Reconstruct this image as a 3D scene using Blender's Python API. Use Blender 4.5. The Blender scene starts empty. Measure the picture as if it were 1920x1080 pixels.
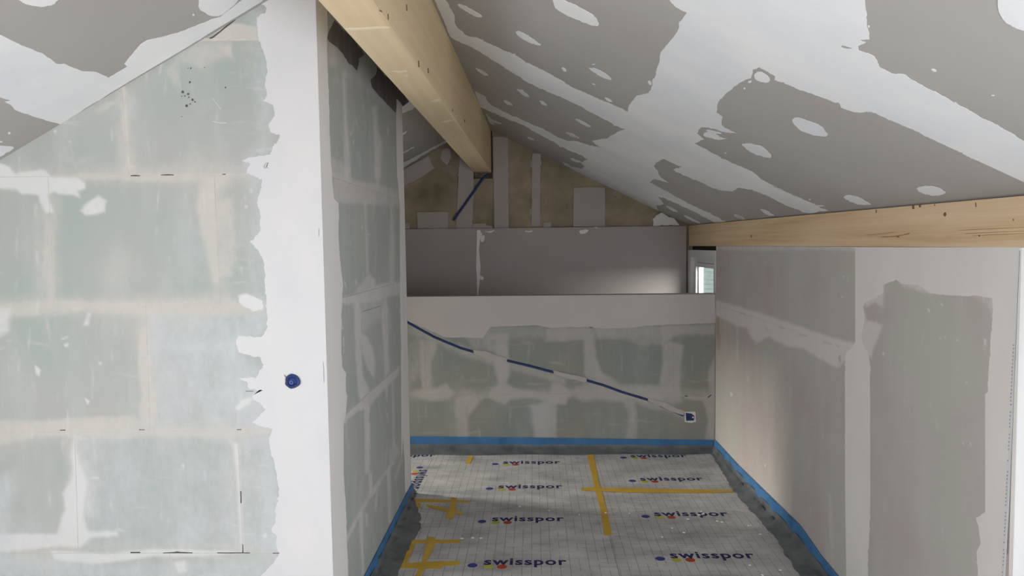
import bpy, math, random
import numpy as np
from mathutils import Vector, Matrix

random.seed(7)
rng = np.random.default_rng(11)
SC = bpy.context.scene
COL = SC.collection

# ------------------------------------------------------------------ camera
F = 1400.0                       # focal length in pixels of a 1920x1080 frame
EYE = np.array([0.0, 0.0, 1.66])
CY = np.array([40.0, 80.0, F]); CY /= np.linalg.norm(CY)          # world y seen by the camera (right, up, forward)
u_ = np.array([1.0, 0.0115, 0.0])
CX = u_ - u_.dot(CY) * CY; CX /= np.linalg.norm(CX)
CZ = np.cross(CX, CY) * -1.0
if CZ[1] < 0: CZ = -CZ
cam_d = bpy.data.cameras.new('camera'); cam = bpy.data.objects.new('camera', cam_d); COL.objects.link(cam)
cam_d.sensor_width = 36.0; cam_d.lens = F / 1920.0 * 36.0; cam_d.clip_start = 0.02; cam_d.clip_end = 200
M = Matrix.Identity(4)
for i, ax in enumerate((CX, CY, CZ)):
    M[i][0], M[i][1], M[i][2], M[i][3] = ax[0], ax[1], -ax[2], EYE[i]
cam.matrix_world = M
SC.camera = cam

# ------------------------------------------------------------------ view, sky, daylight
SC.view_settings.view_transform = 'Standard'; SC.view_settings.look = 'None'
SC.view_settings.gamma = 1.0; SC.view_settings.use_curve_mapping = False
SC.view_settings.exposure = 0.0
W = bpy.data.worlds.new('overcast_sky'); SC.world = W; W.use_nodes = True
bg = W.node_tree.nodes['Background']; bg.inputs[0].default_value = (0.86, 0.93, 1.0, 1); bg.inputs[1].default_value = 1.3

def area(name, loc, target, sx, sy, power, color):
    l = bpy.data.lights.new(name, 'AREA'); l.shape = 'RECTANGLE'; l.size = sx; l.size_y = sy; l.energy = power; l.color = color
    o = bpy.data.objects.new(name, l); COL.objects.link(o); o.location = loc
    d = Vector(target) - Vector(loc); o.rotation_euler = d.to_track_quat('-Z', 'Y').to_euler()
    return o
area('daylight_rear_window', (-0.9, -2.7, 1.45), (-0.7, 3.0, 1.2), 2.6, 1.5, 38, (0.94, 0.97, 1.0))
area('daylight_side_window', (1.70, 0.0, 0.95), (0.0, 0.35, 1.0), 1.6, 1.4, 150, (0.94, 0.97, 1.0))
area('fill_left_rear', (-2.5, 0.2, 1.15), (1.4, 2.6, 0.8), 1.4, 1.2, 42, (0.98, 0.98, 1.0))  # added fill lamp without a window, brightens the right wall and purlin
area('daylight_stair_window', (2.9, 5.2, 1.95), (0.7, 7.0, 0.9), 2.2, 1.0, 270, (1.0, 0.95, 0.93))
area('daylight_left_window', (-4.6, 5.80, 1.30), (1.4, 4.7, 0.3), 0.70, 0.22, 215, (1.0, 0.93, 0.82))

# ------------------------------------------------------------------ pixel <-> world
def ray(p):
    c = np.array([(p[0] - 960.0) / F, -(p[1] - 540.0) / F, 1.0])
    return np.array([c.dot(CX), c.dot(CY), c.dot(CZ)])
class Plane:
    def __init__(s, p, n):
        s.p = np.array(p, float); n = np.array(n, float); n /= np.linalg.norm(n)
        if n.dot(EYE - s.p) < 0: n = -n
        s.n = n                                  # towards the viewer
    def hit(s, px, off=0.0):
        d = ray(px); return EYE + d * ((s.p + s.n * off - EYE).dot(s.n) / d.dot(s.n))
    def z(s, x, y): return s.p[2] - (s.n[0] * (x - s.p[0]) + s.n[1] * (y - s.p[1])) / s.n[2]
    @staticmethod
    def three(a, b, c): return Plane(a, np.cross(np.array(b) - a, np.array(c) - a))
def project(P):
    d = np.asarray(P) - EYE
    x = d @ np.array([CX[0], CY[0], CZ[0]]); y = d @ np.array([CX[1], CY[1], CZ[1]]); z = d @ np.array([CX[2], CY[2], CZ[2]])
    return np.stack([960 + F * x / z, 540 - F * y / z], -1)

CROPS = {'px': (0, 0, 1), 'C1': (0, 0, 3), 'C2': (0, 300, 3), 'C3': (0, 640, 2.4547), 'K1': (800, 0, 3.4286), 'K2': (1300, 0, 3),
         'K4': (1000, 240, 4.5), 'P1': (1260, 340, 2.909), 'R1': (1300, 420, 3.097), 'R2': (1300, 700, 2.842), 'Q4': (560, 0, 3),
         'S1': (600, 30, 3.6), 'S2': (600, 320, 3.6), 'S3': (600, 560, 3.6), 'S4': (600, 780, 3.6), 'B1': (760, 590, 4.32),
         'B2': (1050, 590, 4.32), 'G': (740, 220, 4.909), 'F1': (740, 820, 3.84), 'F2': (1140, 800, 3.856)}
def T(s):
    """'C1 10,20 30,40 C2 5,6' : points measured on named enlargements, in photograph pixels"""
    out = []; cr = CROPS['px']
    for w in s.split():
        if w in CROPS: cr = CROPS[w]
        else:
            a, b = w.split(','); out.append((cr[0] + float(a) / cr[2], cr[1] + float(b) / cr[2]))
    return out

FRONT = Plane((0, 2.98, 0), (0, 1, 0))
ea, eb = FRONT.hit((591.7, 0)), FRONT.hit((624.5, 1080))
SIDE = Plane.three(ea, eb, ea + np.array([0, 1, 0]))
BACK = Plane((0, 5.96, 0), (0, 1, 0))
XR = BACK.hit((1341.5, 690))[0]
RIGHT = Plane((XR, 0, 0), (1, 0, 0))
YG = 7.08
GABLE = Plane((0, YG, 0), (0, 1, 0))
PANEL = Plane((0, 7.03, 0), (0, 1, 0))
CEILR = Plane.three(GABLE.hit((918, 243)), GABLE.hit((1287, 421)), RIGHT.hit((1920, 362)))
CEILL = Plane.three(FRONT.hit((0, 300)), FRONT.hit((470, 20)), GABLE.hit((800, 291)))
FLOOR = Plane((0, 0, 0), (0, 0, 1))

# ------------------------------------------------------------------ materials
def new_mat(name):
    m = bpy.data.materials.new(name); m.use_nodes = True
    nt = m.node_tree; b = nt.nodes['Principled BSDF']
    return m, nt, b
def nd(nt, t, **k):
    n = nt.nodes.new(t)
    for a, v in k.items(): setattr(n, a, v)
    return n
def pos(nt, scale=(1, 1, 1)):
    g = nd(nt, 'ShaderNodeNewGeometry'); mp = nd(nt, 'ShaderNodeMapping'); mp.inputs['Scale'].default_value = scale
    nt.links.new(g.outputs['Position'], mp.inputs['Vector']); return mp.outputs['Vector']
def noise(nt, scale, detail=4, stretch=(1, 1, 1), rough=0.55, dist=0.0):
    n = nd(nt, 'ShaderNodeTexNoise'); n.inputs['Scale'].default_value = scale; n.inputs['Detail'].default_value = detail
    n.inputs['Roughness'].default_value = rough; n.inputs['Distortion'].default_value = dist
    nt.links.new(pos(nt, stretch), n.inputs['Vector']); return n.outputs['Fac']
def ramp(nt, fac, stops):
    r = nd(nt, 'ShaderNodeValToRGB'); e = r.color_ramp.elements
    while len(e) > 1: e.remove(e[-1])
    e[0].position = stops[0][0]; e[0].color = (*stops[0][1], 1)
    for p, c in stops[1:]:
        x = e.new(p); x.color = (*c, 1)
    nt.links.new(fac, r.inputs['Fac']); return r.outputs['Color']
def mixc(nt, fac, a, b, mode='MIX'):
    m = nd(nt, 'ShaderNodeMix', data_type='RGBA', blend_type=mode)
    if isinstance(fac, (int, float)): m.inputs[0].default_value = fac
    else: nt.links.new(fac, m.inputs[0])
    for i, v in ((6, a), (7, b)):
        if isinstance(v, tuple): m.inputs[i].default_value = (*v, 1)
        else: nt.links.new(v, m.inputs[i])
    return m.outputs[2]
def mth(nt, op, a, b=0.0, clamp=False):
    m = nd(nt, 'ShaderNodeMath', operation=op, use_clamp=clamp)
    for i, v in ((0, a), (1, b)):
        if isinstance(v, (int, float)): m.inputs[i].default_value = v
        else: nt.links.new(v, m.inputs[i])
    return m.outputs[0]
def bump(nt, b, h, strength, dist):
    n = nd(nt, 'ShaderNodeBump'); n.inputs['Strength'].default_value = strength; n.inputs['Distance'].default_value = dist
    nt.links.new(h, n.inputs['Height']); nt.links.new(n.outputs['Normal'], b.inputs['Normal'])
def simple(name, c1, c2, scale=6, stretch=(1, 1, 1), rough=0.85, bmp=0.0, bscale=80, spec=0.25, detail=5):
    m, nt, b = new_mat(name)
    col = ramp(nt, noise(nt, scale, detail, stretch), [(0.32, c1), (0.68, c2)])
    nt.links.new(col, b.inputs['Base Color']); b.inputs['Roughness'].default_value = rough
    b.inputs['Specular IOR Level'].default_value = spec
    if bmp: bump(nt, b, noise(nt, bscale, 4), bmp, 0.004)
    return m
def smeared(name, c1, c2, c3=None, rough=0.85):
    """board or gypsum face with the filler smears stored in the mesh attribute 'smear'"""
    m, nt, b = new_mat(name)
    base = ramp(nt, noise(nt, 2.3, 3, (1, 1, 1)), [(0.35, c1), (0.62, c2)])
    scr = noise(nt, 7, 5, (1.0, 1.0, 0.22), 0.65)
    base = mixc(nt, mth(nt, 'MULTIPLY', mth(nt, 'SUBTRACT', scr, 0.47, True), 3.0, True), base, c3 or c2)
    a = nd(nt, 'ShaderNodeAttribute', attribute_name='smear')
    n1 = noise(nt, 38, 6, (1, 1, 0.6), 0.7); n2 = noise(nt, 9, 4, (1, 1, 0.35), 0.6)
    w = mth(nt, 'MULTIPLY', a.outputs['Alpha'], mth(nt, 'SUBTRACT', 1.0, a.outputs['Alpha']))
    k = mth(nt, 'ADD', mth(nt, 'SUBTRACT', n1, 0.5), mth(nt, 'SUBTRACT', n2, 0.5))
    al = mth(nt, 'ADD', a.outputs['Alpha'], mth(nt, 'MULTIPLY', mth(nt, 'MULTIPLY', w, k), 4.2), True)
    col = mixc(nt, al, base, a.outputs['Color'])
    nt.links.new(col, b.inputs['Base Color']); b.inputs['Roughness'].default_value = rough; b.inputs['Specular IOR Level'].default_value = 0.25
    bump(nt, b, noise(nt, 45, 5), 0.12, 0.004)
    return m
def filler(name, c1, c2, stretch=(1, 1, 1), scale=3.0):
    m, nt, b = new_mat(name)
    col = ramp(nt, noise(nt, scale, 5, stretch, 0.6), [(0.3, c1), (0.7, c2)])
    nt.links.new(col, b.inputs['Base Color']); b.inputs['Roughness'].default_value = 0.9; b.inputs['Specular IOR Level'].default_value = 0.2
    bump(nt, b, noise(nt, 30, 5, stretch), 0.10, 0.004)
    return m
def wood(name, c1, c2, c3, k=1.0):
    m, nt, b = new_mat(name)
    g = noise(nt, 16, 6, (1.6, 0.035, 1.6), 0.62, 0.25)
    big = noise(nt, 2.5, 3, (1, 0.22, 1))
    col = ramp(nt, g, [(0.34, c1), (0.5, c2), (0.66, c3)])
    col = mixc(nt, mth(nt, 'MULTIPLY', big, 0.35), col, c2)
    nt.links.new(col, b.inputs['Base Color']); b.inputs['Roughness'].default_value = 0.7; b.inputs['Specular IOR Level'].default_value = 0.25
    bump(nt, b, g, 0.10 * k, 0.003)
    return m

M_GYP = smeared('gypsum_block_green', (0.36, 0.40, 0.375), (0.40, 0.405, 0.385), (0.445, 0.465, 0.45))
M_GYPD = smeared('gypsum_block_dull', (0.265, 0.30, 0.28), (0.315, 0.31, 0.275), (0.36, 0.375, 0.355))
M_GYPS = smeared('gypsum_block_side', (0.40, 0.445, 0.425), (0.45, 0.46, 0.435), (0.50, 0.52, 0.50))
M_BOARDW = smeared('plasterboard_wall', (0.50, 0.445, 0.43), (0.515, 0.505, 0.465), (0.55, 0.52, 0.495))
M_MORT = simple('joint_mortar', (0.50, 0.47, 0.43), (0.58, 0.55, 0.51), 20)
M_BOARD = simple('plasterboard_grey', (0.40, 0.375, 0.355), (0.43, 0.41, 0.385), 1.5, rough=0.8, bmp=0.05)
M_BOARDP = simple('plasterboard_pinkish', (0.385, 0.34, 0.32), (0.425, 0.385, 0.365), 1.5, rough=0.8, bmp=0.05)
M_WHITE = filler('white_filler', (0.595, 0.60, 0.625), (0.68, 0.66, 0.65), (1, 1, 0.5), 3.0)
M_CEILW = filler('ceiling_filler', (0.71, 0.735, 0.765), (0.86, 0.85, 0.835), (1, 1, 1), 1.8)
M_WARMW = filler('warm_filler', (0.74, 0.70, 0.675), (0.82, 0.79, 0.765), (1, 1, 0.5), 2.0)
M_PINKW = filler('pink_skim', (0.56, 0.52, 0.51), (0.62, 0.58, 0.56), (0.5, 1, 1), 2.0)
M_SIDEW = filler('side_filler', (0.77, 0.745, 0.745), (0.84, 0.815, 0.805), (1, 1, 0.3), 4.0)
M_PAINT = simple('white_paint', (0.72, 0.73, 0.74), (0.78, 0.78, 0.79), 2)
M_STONE = simple('gable_masonry', (0.19, 0.16, 0.11), (0.42, 0.34, 0.24), 3.0, rough=0.95, bmp=0.7, bscale=24, detail=10)
M_DARK = simple('dark_cavity', (0.03, 0.028, 0.026), (0.05, 0.046, 0.042), 8)
M_BROWN = simple('dark_primer', (0.13, 0.115, 0.115), (0.20, 0.18, 0.18), 14, (1, 1, 0.5))
M_BEAM = wood('spruce_glulam', (0.68, 0.53, 0.325), (0.72, 0.57, 0.36), (0.76, 0.615, 0.405))
M_PURL = wood('spruce_purlin', (0.58, 0.41, 0.23), (0.72, 0.54, 0.34), (0.79, 0.62, 0.42), 1.5)
M_SCUFF = simple('scuffed_wood', (0.76, 0.65, 0.48), (0.82, 0.72, 0.56), 30)
M_ADH = simple('board_adhesive', (0.36, 0.33, 0.30), (0.44, 0.41, 0.38), 30)
M_KNOT = simple('wood_knot', (0.16, 0.09, 0.05), (0.26, 0.15, 0.08), 60)
M_BLUE = simple('blue_conduit', (0.008, 0.025, 0.10), (0.014, 0.042, 0.16), 12, rough=0.45, spec=0.4)
M_FOAM = simple('blue_foam', (0.05, 0.165, 0.36), (0.07, 0.215, 0.44), 10, rough=0.6)
M_PLAST = simple('grey_plastic', (0.10, 0.10, 0.11), (0.16, 0.16, 0.17), 20, rough=0.5)
M_TAPE = simple('yellow_tape', (0.55, 0.34, 0.03), (0.66, 0.43, 0.06), 9, rough=0.5)
M_NAVY = simple('navy_print', (0.025, 0.025, 0.10), (0.035, 0.035, 0.13), 5)
M_INDIGO = simple('blue_print', (0.045, 0.05, 0.22), (0.06, 0.065, 0.28), 5)
M_LIME = simple('yellow_print', (0.42, 0.42, 0.06), (0.50, 0.48, 0.08), 5)
M_RED = simple('red_print', (0.40, 0.06, 0.03), (0.48, 0.08, 0.045), 5)
M_GREYC = simple('concrete', (0.30, 0.30, 0.30), (0.38, 0.38, 0.37), 4)
M_FRAME = simple('white_window_plastic', (0.78, 0.79, 0.80), (0.82, 0.83, 0.84), 4, rough=0.35, spec=0.5)
M_TILE = simple('pale_roof_tile', (0.36, 0.40, 0.36), (0.50, 0.54, 0.49), 5)
M_RENDER = simple('pale_render', (0.6, 0.62, 0.6), (0.66, 0.68, 0.66), 3)
M_GRAPH = simple('pencil_grey', (0.20, 0.20, 0.20), (0.26, 0.26, 0.26), 5)
M_GAP = simple('open_joint', (0.07, 0.065, 0.06), (0.11, 0.10, 0.095), 30)
M_CRUMB = simple('plaster_dust', (0.70, 0.69, 0.67), (0.8, 0.79, 0.77), 30)
M_GLASS, nt, b = new_mat('window_glass')
nt.nodes.remove(b)
tr = nd(nt, 'ShaderNodeBsdfTransparent'); gl = nd(nt, 'ShaderNodeBsdfGlossy'); gl.inputs['Roughness'].default_value = 0.02
mx = nd(nt, 'ShaderNodeMixShader'); mx.inputs[0].default_value = 0.07
tr.inputs['Color'].default_value = (0.93, 0.96, 0.95, 1)
nt.links.new(tr.outputs[0], mx.inputs[1]); nt.links.new(gl.outputs[0], mx.inputs[2])
nt.links.new(mx.outputs[0], nt.nodes['Material Output'].inputs['Surface'])
# grey film skirt of the edge strip
M_FILM, nt, b = new_mat('grey_film')
nt.links.new(ramp(nt, noise(nt, 9, 5), [(0.3, (0.075, 0.088, 0.10)), (0.7, (0.165, 0.18, 0.185))]), b.inputs['Base Color'])
b.inputs['Roughness'].default_value = 0.42; bump(nt, b, noise(nt, 22, 5, (1, 1, 1), 0.6, 0.6), 0.5, 0.01)
# printed insulation sheet with a 5 cm grid
M_SHEET, nt, b = new_mat('printed_insulation_film')
base = ramp(nt, noise(nt, 3.2, 6, (1, 1.6, 1), 0.65), [(0.28, (0.32, 0.32, 0.33)), (0.50, (0.51, 0.51, 0.515)), (0.75, (0.70, 0.70, 0.695))])
sx = nd(nt, 'ShaderNodeSeparateXYZ'); nt.links.new(pos(nt), sx.inputs[0])
def lines(c, step, wd):
    f = mth(nt, 'FRACT', mth(nt, 'ADD', mth(nt, 'DIVIDE', c, step), 100.0))
    return mth(nt, 'LESS_THAN', mth(nt, 'ABSOLUTE', mth(nt, 'SUBTRACT', f, 0.5)), wd / step / 2)
brk = mth(nt, 'GREATER_THAN', noise(nt, 14, 3, (3, 0.6, 1)), 0.42)
lx = mth(nt, 'MULTIPLY', lines(sx.outputs[0], 0.05, 0.0035), brk)
ly = mth(nt, 'MULTIPLY', lines(sx.outputs[1], 0.05, 0.005), mth(nt, 'MULTIPLY', mth(nt, 'GREATER_THAN', noise(nt, 14, 3, (0.6, 3, 1)), 0.5), 0.6))
col = mixc(nt, mth(nt, 'MULTIPLY', mth(nt, 'MAXIMUM', lx, ly), 0.55), base, (0.07, 0.07, 0.10))
nt.links.new(col, b.inputs['Base Color']); b.inputs['Roughness'].default_value = 0.45; b.inputs['Specular IOR Level'].default_value = 0.5
bump(nt, b, noise(nt, 12, 4), 0.15, 0.006)

# ------------------------------------------------------------------ mesh helpers
def link(name, verts, faces, mat, parent=None, smooth=False):
    me = bpy.data.meshes.new(name)
    me.from_pydata([tuple(map(float, v)) for v in verts], [], faces); me.update()
    if mat is not None: me.materials.append(mat)
    if smooth: me.polygons.foreach_set('use_smooth', [True] * len(me.polygons))
    o = bpy.data.objects.new(name, me); COL.objects.link(o)
    if parent is not None: o.parent = parent
    return o
def struct(o): o['kind'] = 'structure'; return o
def tag(o, label, cat, group=None):
    o['label'] = label; o['category'] = cat
    if group: o['group'] = group
    return o
def rebase(o):
    """origin to the middle of the thing's base; children keep their place"""
    vs = [v.co for v in o.data.vertices]
    lo = [min(v[i] for v in vs) for i in range(3)]; hi = [max(v[i] for v in vs) for i in range(3)]
    c = Vector(((lo[0] + hi[0]) / 2, (lo[1] + hi[1]) / 2, lo[2]))
    o.data.transform(Matrix.Translation(-c)); o.location = c
    for ch in o.children:
        if ch.type == 'MESH': ch.data.transform(Matrix.Translation(-c))
    return o
def bx(x0, x1, y0, y1, z0, z1):
    v = [(x, y, z) for z in (z0, z1) for y in (y0, y1) for x in (x0, x1)]
    return v, [(0, 2, 3, 1), (4, 5, 7, 6), (0, 1, 5, 4), (2, 6, 7, 3), (0, 4, 6, 2), (1, 3, 7, 5)]
def boxes(name, bs, mat, parent=None):
    V, Fc = [], []
    for b_ in bs:
        v, f = bx(*b_); n = len(V); V += v; Fc += [tuple(i + n for i in q) for q in f]
    return link(name, V, Fc, mat, parent)
def hexa(name, a, b_, mat, parent=None):
    """solid between two loops of equal length"""
    n = len(a)
    f = [tuple(range(n - 1, -1, -1)), tuple(range(n, 2 * n))] + [(i, (i + 1) % n, n + (i + 1) % n, n + i) for i in range(n)]
    return link(name, list(a) + list(b_), f, mat, parent)
def jagged(pts, amp, step=5.0, calm=None):
    """split the outline and push the new points sideways a little (trowel edge)"""
    out = []; n = len(pts)
    for i in range(n):
        a = np.array(pts[i], float); b_ = np.array(pts[(i + 1) % n], float); d = b_ - a; L = np.linalg.norm(d)
        out.append(a)
        k = int(L / step)
        if k < 1 or amp <= 0 or L > 90: continue
        nrm = np.array([-d[1], d[0]]) / max(L, 1e-6); w = 0.0
        for j in range(1, k):
            w = 0.72 * w + rng.normal(0, amp * 0.6)
            e_ = w + (rng.normal(0, amp * 0.5) if rng.random() < 0.35 else 0)
            out.append(a + d * (j / k) + nrm * e_ * min(1, 2 * min(j, k - j) / k + 0.3))
    return out
def coat(plane, px, mat, parent, name='filler_coat', amp=0.8, t=0.0006, lay=0.0, step=5.0):
    """thin layer of filler: an outline on a real surface with its own thickness"""
    if name == 'filler_spot' and len(px) < 12:                       # a pulled dab of filler: rounded flanks, ragged ends
        q = []
        for i in range(len(px)):
            a, b_ = np.array(px[i], float), np.array(px[(i + 1) % len(px)], float); q += [a * .78 + b_ * .22, a * .22 + b_ * .78]
        px = q; step = 2.2; amp = max(amp, 0.6)
    P = jagged(px, amp, step)
    top = [plane.hit(p, t + lay) for p in P]; n = plane.n
    bot = [q - n * (t + 0.0004) for q in top]
    k = len(P)
    f = [tuple(range(k))] + [(i, (i + 1) % k, k + (i + 1) % k, k + i) for i in range(k)]
    # wind the face towards the room
    a = np.zeros(3)
    for i in range(k): a += np.cross(top[i], top[(i + 1) % k])
    if a.dot(n) < 0: f = [tuple(reversed(q)) for q in f]
    return link(name, top + bot, f, mat, parent)
def sdf(P, poly):
    A = np.array(poly, float); B = np.roll(A, -1, 0)
    d = np.full(len(P), 1e9); ins = np.zeros(len(P), bool)
    for a, b_ in zip(A, B):
        e = b_ - a; w = P - a; t = np.clip((w @ e) / max(e @ e, 1e-9), 0, 1)
        d = np.minimum(d, np.linalg.norm(w - t[:, None] * e, axis=1))
        c = (a[1] > P[:, 1]) != (b_[1] > P[:, 1])
        if a[1] != b_[1]: ins ^= c & (P[:, 0] < (b_[0] - a[0]) * (P[:, 1] - a[1]) / (b_[1] - a[1]) + a[0])
    return np.where(ins, d, -d)
BEIGE = (0.55, 0.515, 0.475); BWHITE = (0.62, 0.62, 0.615); BLUISH = (0.52, 0.55, 0.57); GREYF = (0.66, 0.64, 0.635); DULLB = (0.50, 0.475, 0.455)
def smear(lst, s, soft=5, op=0.7, c=BEIGE): lst.append((T(s), soft, op, c))
def block(name, top, bot, n, mat, parent, smears, res=0.008, t=0.012, gap=0.0005):
    """a wall piece: face between two polylines (left to right), gridded to carry its smears, with real thickness and joints"""
    def resample(pl, k):
        pl = np.array(pl, float); s = np.r_[0, np.cumsum(np.linalg.norm(np.diff(pl, axis=0), axis=1))]
        q = np.linspace(0, s[-1], k); return np.stack([np.interp(q, s, pl[:, i]) for i in range(3)], -1)
    top, bot = np.array(top, float), np.array(bot, float)
    wd = max(np.linalg.norm(top[-1] - top[0]), np.linalg.norm(bot[-1] - bot[0])); ht = max(np.linalg.norm(top[0] - bot[0]), np.linalg.norm(top[-1] - bot[-1]))
    nu, nv = max(2, int(wd / res)), max(2, int(ht / res))
    A, B = resample(top, nu), resample(bot, nu)
    w = np.linspace(0, 1, nv)[:, None, None]
    G = A[None] * (1 - w) + B[None] * w                                     # nv x nu x 3
    c = G.reshape(-1, 3).mean(0)
    for ax in (0, 1):                                                        # recess the joint
        pass
    e = G - c; Ls = np.array([wd, wd, ht]); 
    G = c + e * (1 - 2 * gap / max(ht, 0.05)) if ht < wd else c + e * (1 - 2 * gap / max(wd, 0.05))
    V = G.reshape(-1, 3) + n * 0.0
    Fc = []
    idx = np.arange(nv * nu).reshape(nv, nu)
    q = np.stack([idx[:-1, :-1], idx[1:, :-1], idx[1:, 1:], idx[:-1, 1:]], -1).reshape(-1, 4)
    a = np.cross(G[-1, 0] - G[0, 0], G[0, -1] - G[0, 0]) + np.cross(G[-1, -1] - G[-1, 0], G[-1, 0] * 0 + G[0, -1] - G[-1, -1])
    flip = a.dot(n) < 0
    if flip: q = q[:, ::-1]
    loop = list(idx[0, :]) + list(idx[1:, -1]) + list(idx[-1, -2::-1]) + list(idx[-2:0, 0])
    N = len(V); back = V[loop] - n * t
    rim = [(loop[i], loop[(i + 1) % len(loop)], N + (i + 1) % len(loop), N + i) for i in range(len(loop))]
    if flip: rim = [r[::-1] for r in rim]
    V = np.vstack([V, back])
    o = link(name, V, q.tolist() + rim, mat, parent)
    P = project(V); rgb = np.zeros((len(V), 3)) + 0.5; al = np.zeros(len(V))
    lo, hi = P.min(0), P.max(0)
    for poly, soft, op, cc in smears:
        pa = np.array(poly)
        if (pa.min(0) - soft > hi).any() or (pa.max(0) + soft < lo).any(): continue
        s = np.clip((sdf(P, poly) + soft) / (2 * soft), 0, 1); s = s * s * (3 - 2 * s) * op
        na = al + (1 - al) * s; k = np.where(na > 1e-4, s / np.maximum(na, 1e-4), 0)[:, None]
        rgb = np.where(na[:, None] > 1e-4, rgb * (1 - k) + np.array(cc) * k, rgb); al = na
    at = o.data.attributes.new('smear', 'FLOAT_COLOR', 'POINT')
    at.data.foreach_set('color', np.c_[rgb, al].astype(np.float32).ravel())
    return o
def prism(plane, px, t, mat, name, parent=None, amp=0.0, off=0.0):
    P = jagged(px, amp, 4.0) if amp else px
    top = [plane.hit(p, off + t) for p in P]; bot = [q - plane.n * t for q in top]
    a = np.zeros(3)
    for i in range(len(top)): a += np.cross(top[i], top[(i + 1) % len(top)])
    if a.dot(plane.n) < 0: top.reverse(); bot.reverse()
    return hexa(name, bot, top, mat, parent)
def tube(name, path, r, mat, parent=None, seg=12, ridges=True, cap=True):
    path = [np.array(p, float) for p in path]
    pts = []
    for i in range(len(path) - 1):
        L = np.linalg.norm(path[i + 1] - path[i]); k = max(1, int(L / 0.008))
        for j in range(k): pts.append(path[i] + (path[i + 1] - path[i]) * j / k)
    pts.append(path[-1])
    V, Fc = [], []
    for i, p in enumerate(pts):
        d = pts[min(i + 1, len(pts) - 1)] - pts[max(i - 1, 0)]; d /= np.linalg.norm(d)
        s = np.cross(d, (0.1, 1.0, 0.2)); s /= np.linalg.norm(s); w = np.cross(d, s)
        rr = r * (1.0 if (i % 2 == 0 or not ridges) else 0.88)
        for k in range(seg):
            a = 2 * math.pi * k / seg; V.append(p + rr * (math.cos(a) * s + math.sin(a) * w))
    for i in range(len(pts) - 1):
        for k in range(seg): Fc.append((i * seg + k, i * seg + (k + 1) % seg, (i + 1) * seg + (k + 1) % seg, (i + 1) * seg + k))
    if cap: Fc += [tuple(range(seg - 1, -1, -1)), tuple(range((len(pts) - 1) * seg, len(pts) * seg))]
    return link(name, V, Fc, mat, parent, smooth=False)

# ------------------------------------------------------------------ setting: shell
XS = SIDE.p[0]; xs_at = lambda y, z: XS + 0 * y
YF = SIDE.hit((761, 468))[1]           # far end of the partition
YN = RIGHT.hit((1905, 600))[1]         # near end of the right wall
XL = -3.2                              # outer left wall
floor = struct(boxes('floor', [(XL - 0.2, 1.9, -3.1, 7.3, -0.20, -0.04)], M_GREYC))
struct(boxes('wall_outer', [(XL - 0.2, XL, -3.1, 4.95, -0.2, 1.9), (XL - 0.2, XL, 5.95, 7.3, -0.2, 1.9), (XL - 0.2, XL, 4.95, 5.95, -0.2, 0.35), (XL - 0.2, XL, 4.95, 5.95, 1.15, 1.9)], M_PAINT))
struct(boxes('wall_behind', [(XL - 0.2, 1.9, -3.2, -3.0, -0.2, 3.4)], M_PAINT))
struct(boxes('wall_alcove', [(1.745, 1.9, -3.0, YN, -0.2, 1.9)], M_PAINT))

def slab(name, plane, xs, ys, up, mat, parent=None, off=0.0):
    lo = [np.array([x, y, plane.z(x, y) + off]) for x, y in ((xs[0], ys[0]), (xs[1], ys[0]), (xs[1], ys[1]), (xs[0], ys[1]))]
    return hexa(name, lo, [p + np.array([0, 0, up]) for p in lo], mat, parent)
XRIDGE = -0.50
ceil_r = struct(slab('ceiling_right', CEILR, (XRIDGE, XR + 0.30), (-3.1, 7.35), 0.2, M_BOARD, off=0.014))
ceil_l = struct(slab('ceiling_left', CEILL, (XL - 0.2, XRIDGE - 0.03), (-3.1, 7.35), 0.2, M_BOARD, off=0.014))

# plasterboard sheets of the two slopes, with open joints between them
xj = CEILR.hit((1210, 230))[0]
def sheets(plane, par, x0, x1, ycuts, tilt=0.0):
    ys = [-2.9] + sorted(ycuts) + [YG + 0.02]
    for a, b_ in zip(ys[:-1], ys[1:]):
        slab('plasterboard_sheet', plane, (x0 + 0.002, x1 - 0.002), (a + 0.002, b_ - 0.002), 0.0125, M_BOARD, par)
hy = lambda pl, p: pl.hit(p)[1]
sheets(CEILR, ceil_r, XRIDGE + 0.02, xj, [hy(CEILR, (985, 250)), hy(CEILR, (1010, 145)), 1.2])
sheets(CEILR, ceil_r, xj, XR + 0.29, [hy(CEILR, (1300, 395)), hy(CEILR, (1400, 335)), hy(CEILR, (1750, 200)), 0.5])
xjl = CEILL.hit((60, 150))[0]
sheets(CEILL, ceil_l, XL + 0.01, xjl, [0.4])
sheets(CEILL, ceil_l, xjl, XRIDGE - 0.05, [0.9, 4.9])

# ------------------------------------------------------------------ setting: left partition of gypsum blocks
def E(y): return 591.7 + (624.5 - 591.7) / 1080 * y           # the plastered corner in the photograph
def zc(x, y): return CEILL.z(x, y)
XSB = SIDE.hit((770, 900))[0]
part = []
yb0, yb1 = 2.98 + 0.0008, YF - 0.01
corner = [SIDE.hit((E(1080), 1080)), SIDE.hit((E(0), 0))]
dxdz = (corner[1][0] - corner[0][0]) / (corner[1][2] - corner[0][2])
xz = lambda z: corner[0][0] + dxdz * (z - corner[0][2])
zt = zc(-0.83, 2.98) + 0.005
lo = [(XL, yb0, -0.1), (xz(-0.1) - 0.002, yb0, -0.1), (xz(-0.1) - 0.002, yb1, -0.1), (XL, yb1, -0.1)]
hi = [(XL, yb0, zc(XL, yb0)), (xz(zt) - 0.002, yb0, zc(-0.83, yb0)), (xz(zt) - 0.002, yb1, zc(-0.83, yb1)), (XL, yb1, zc(XL, yb1))]
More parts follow.
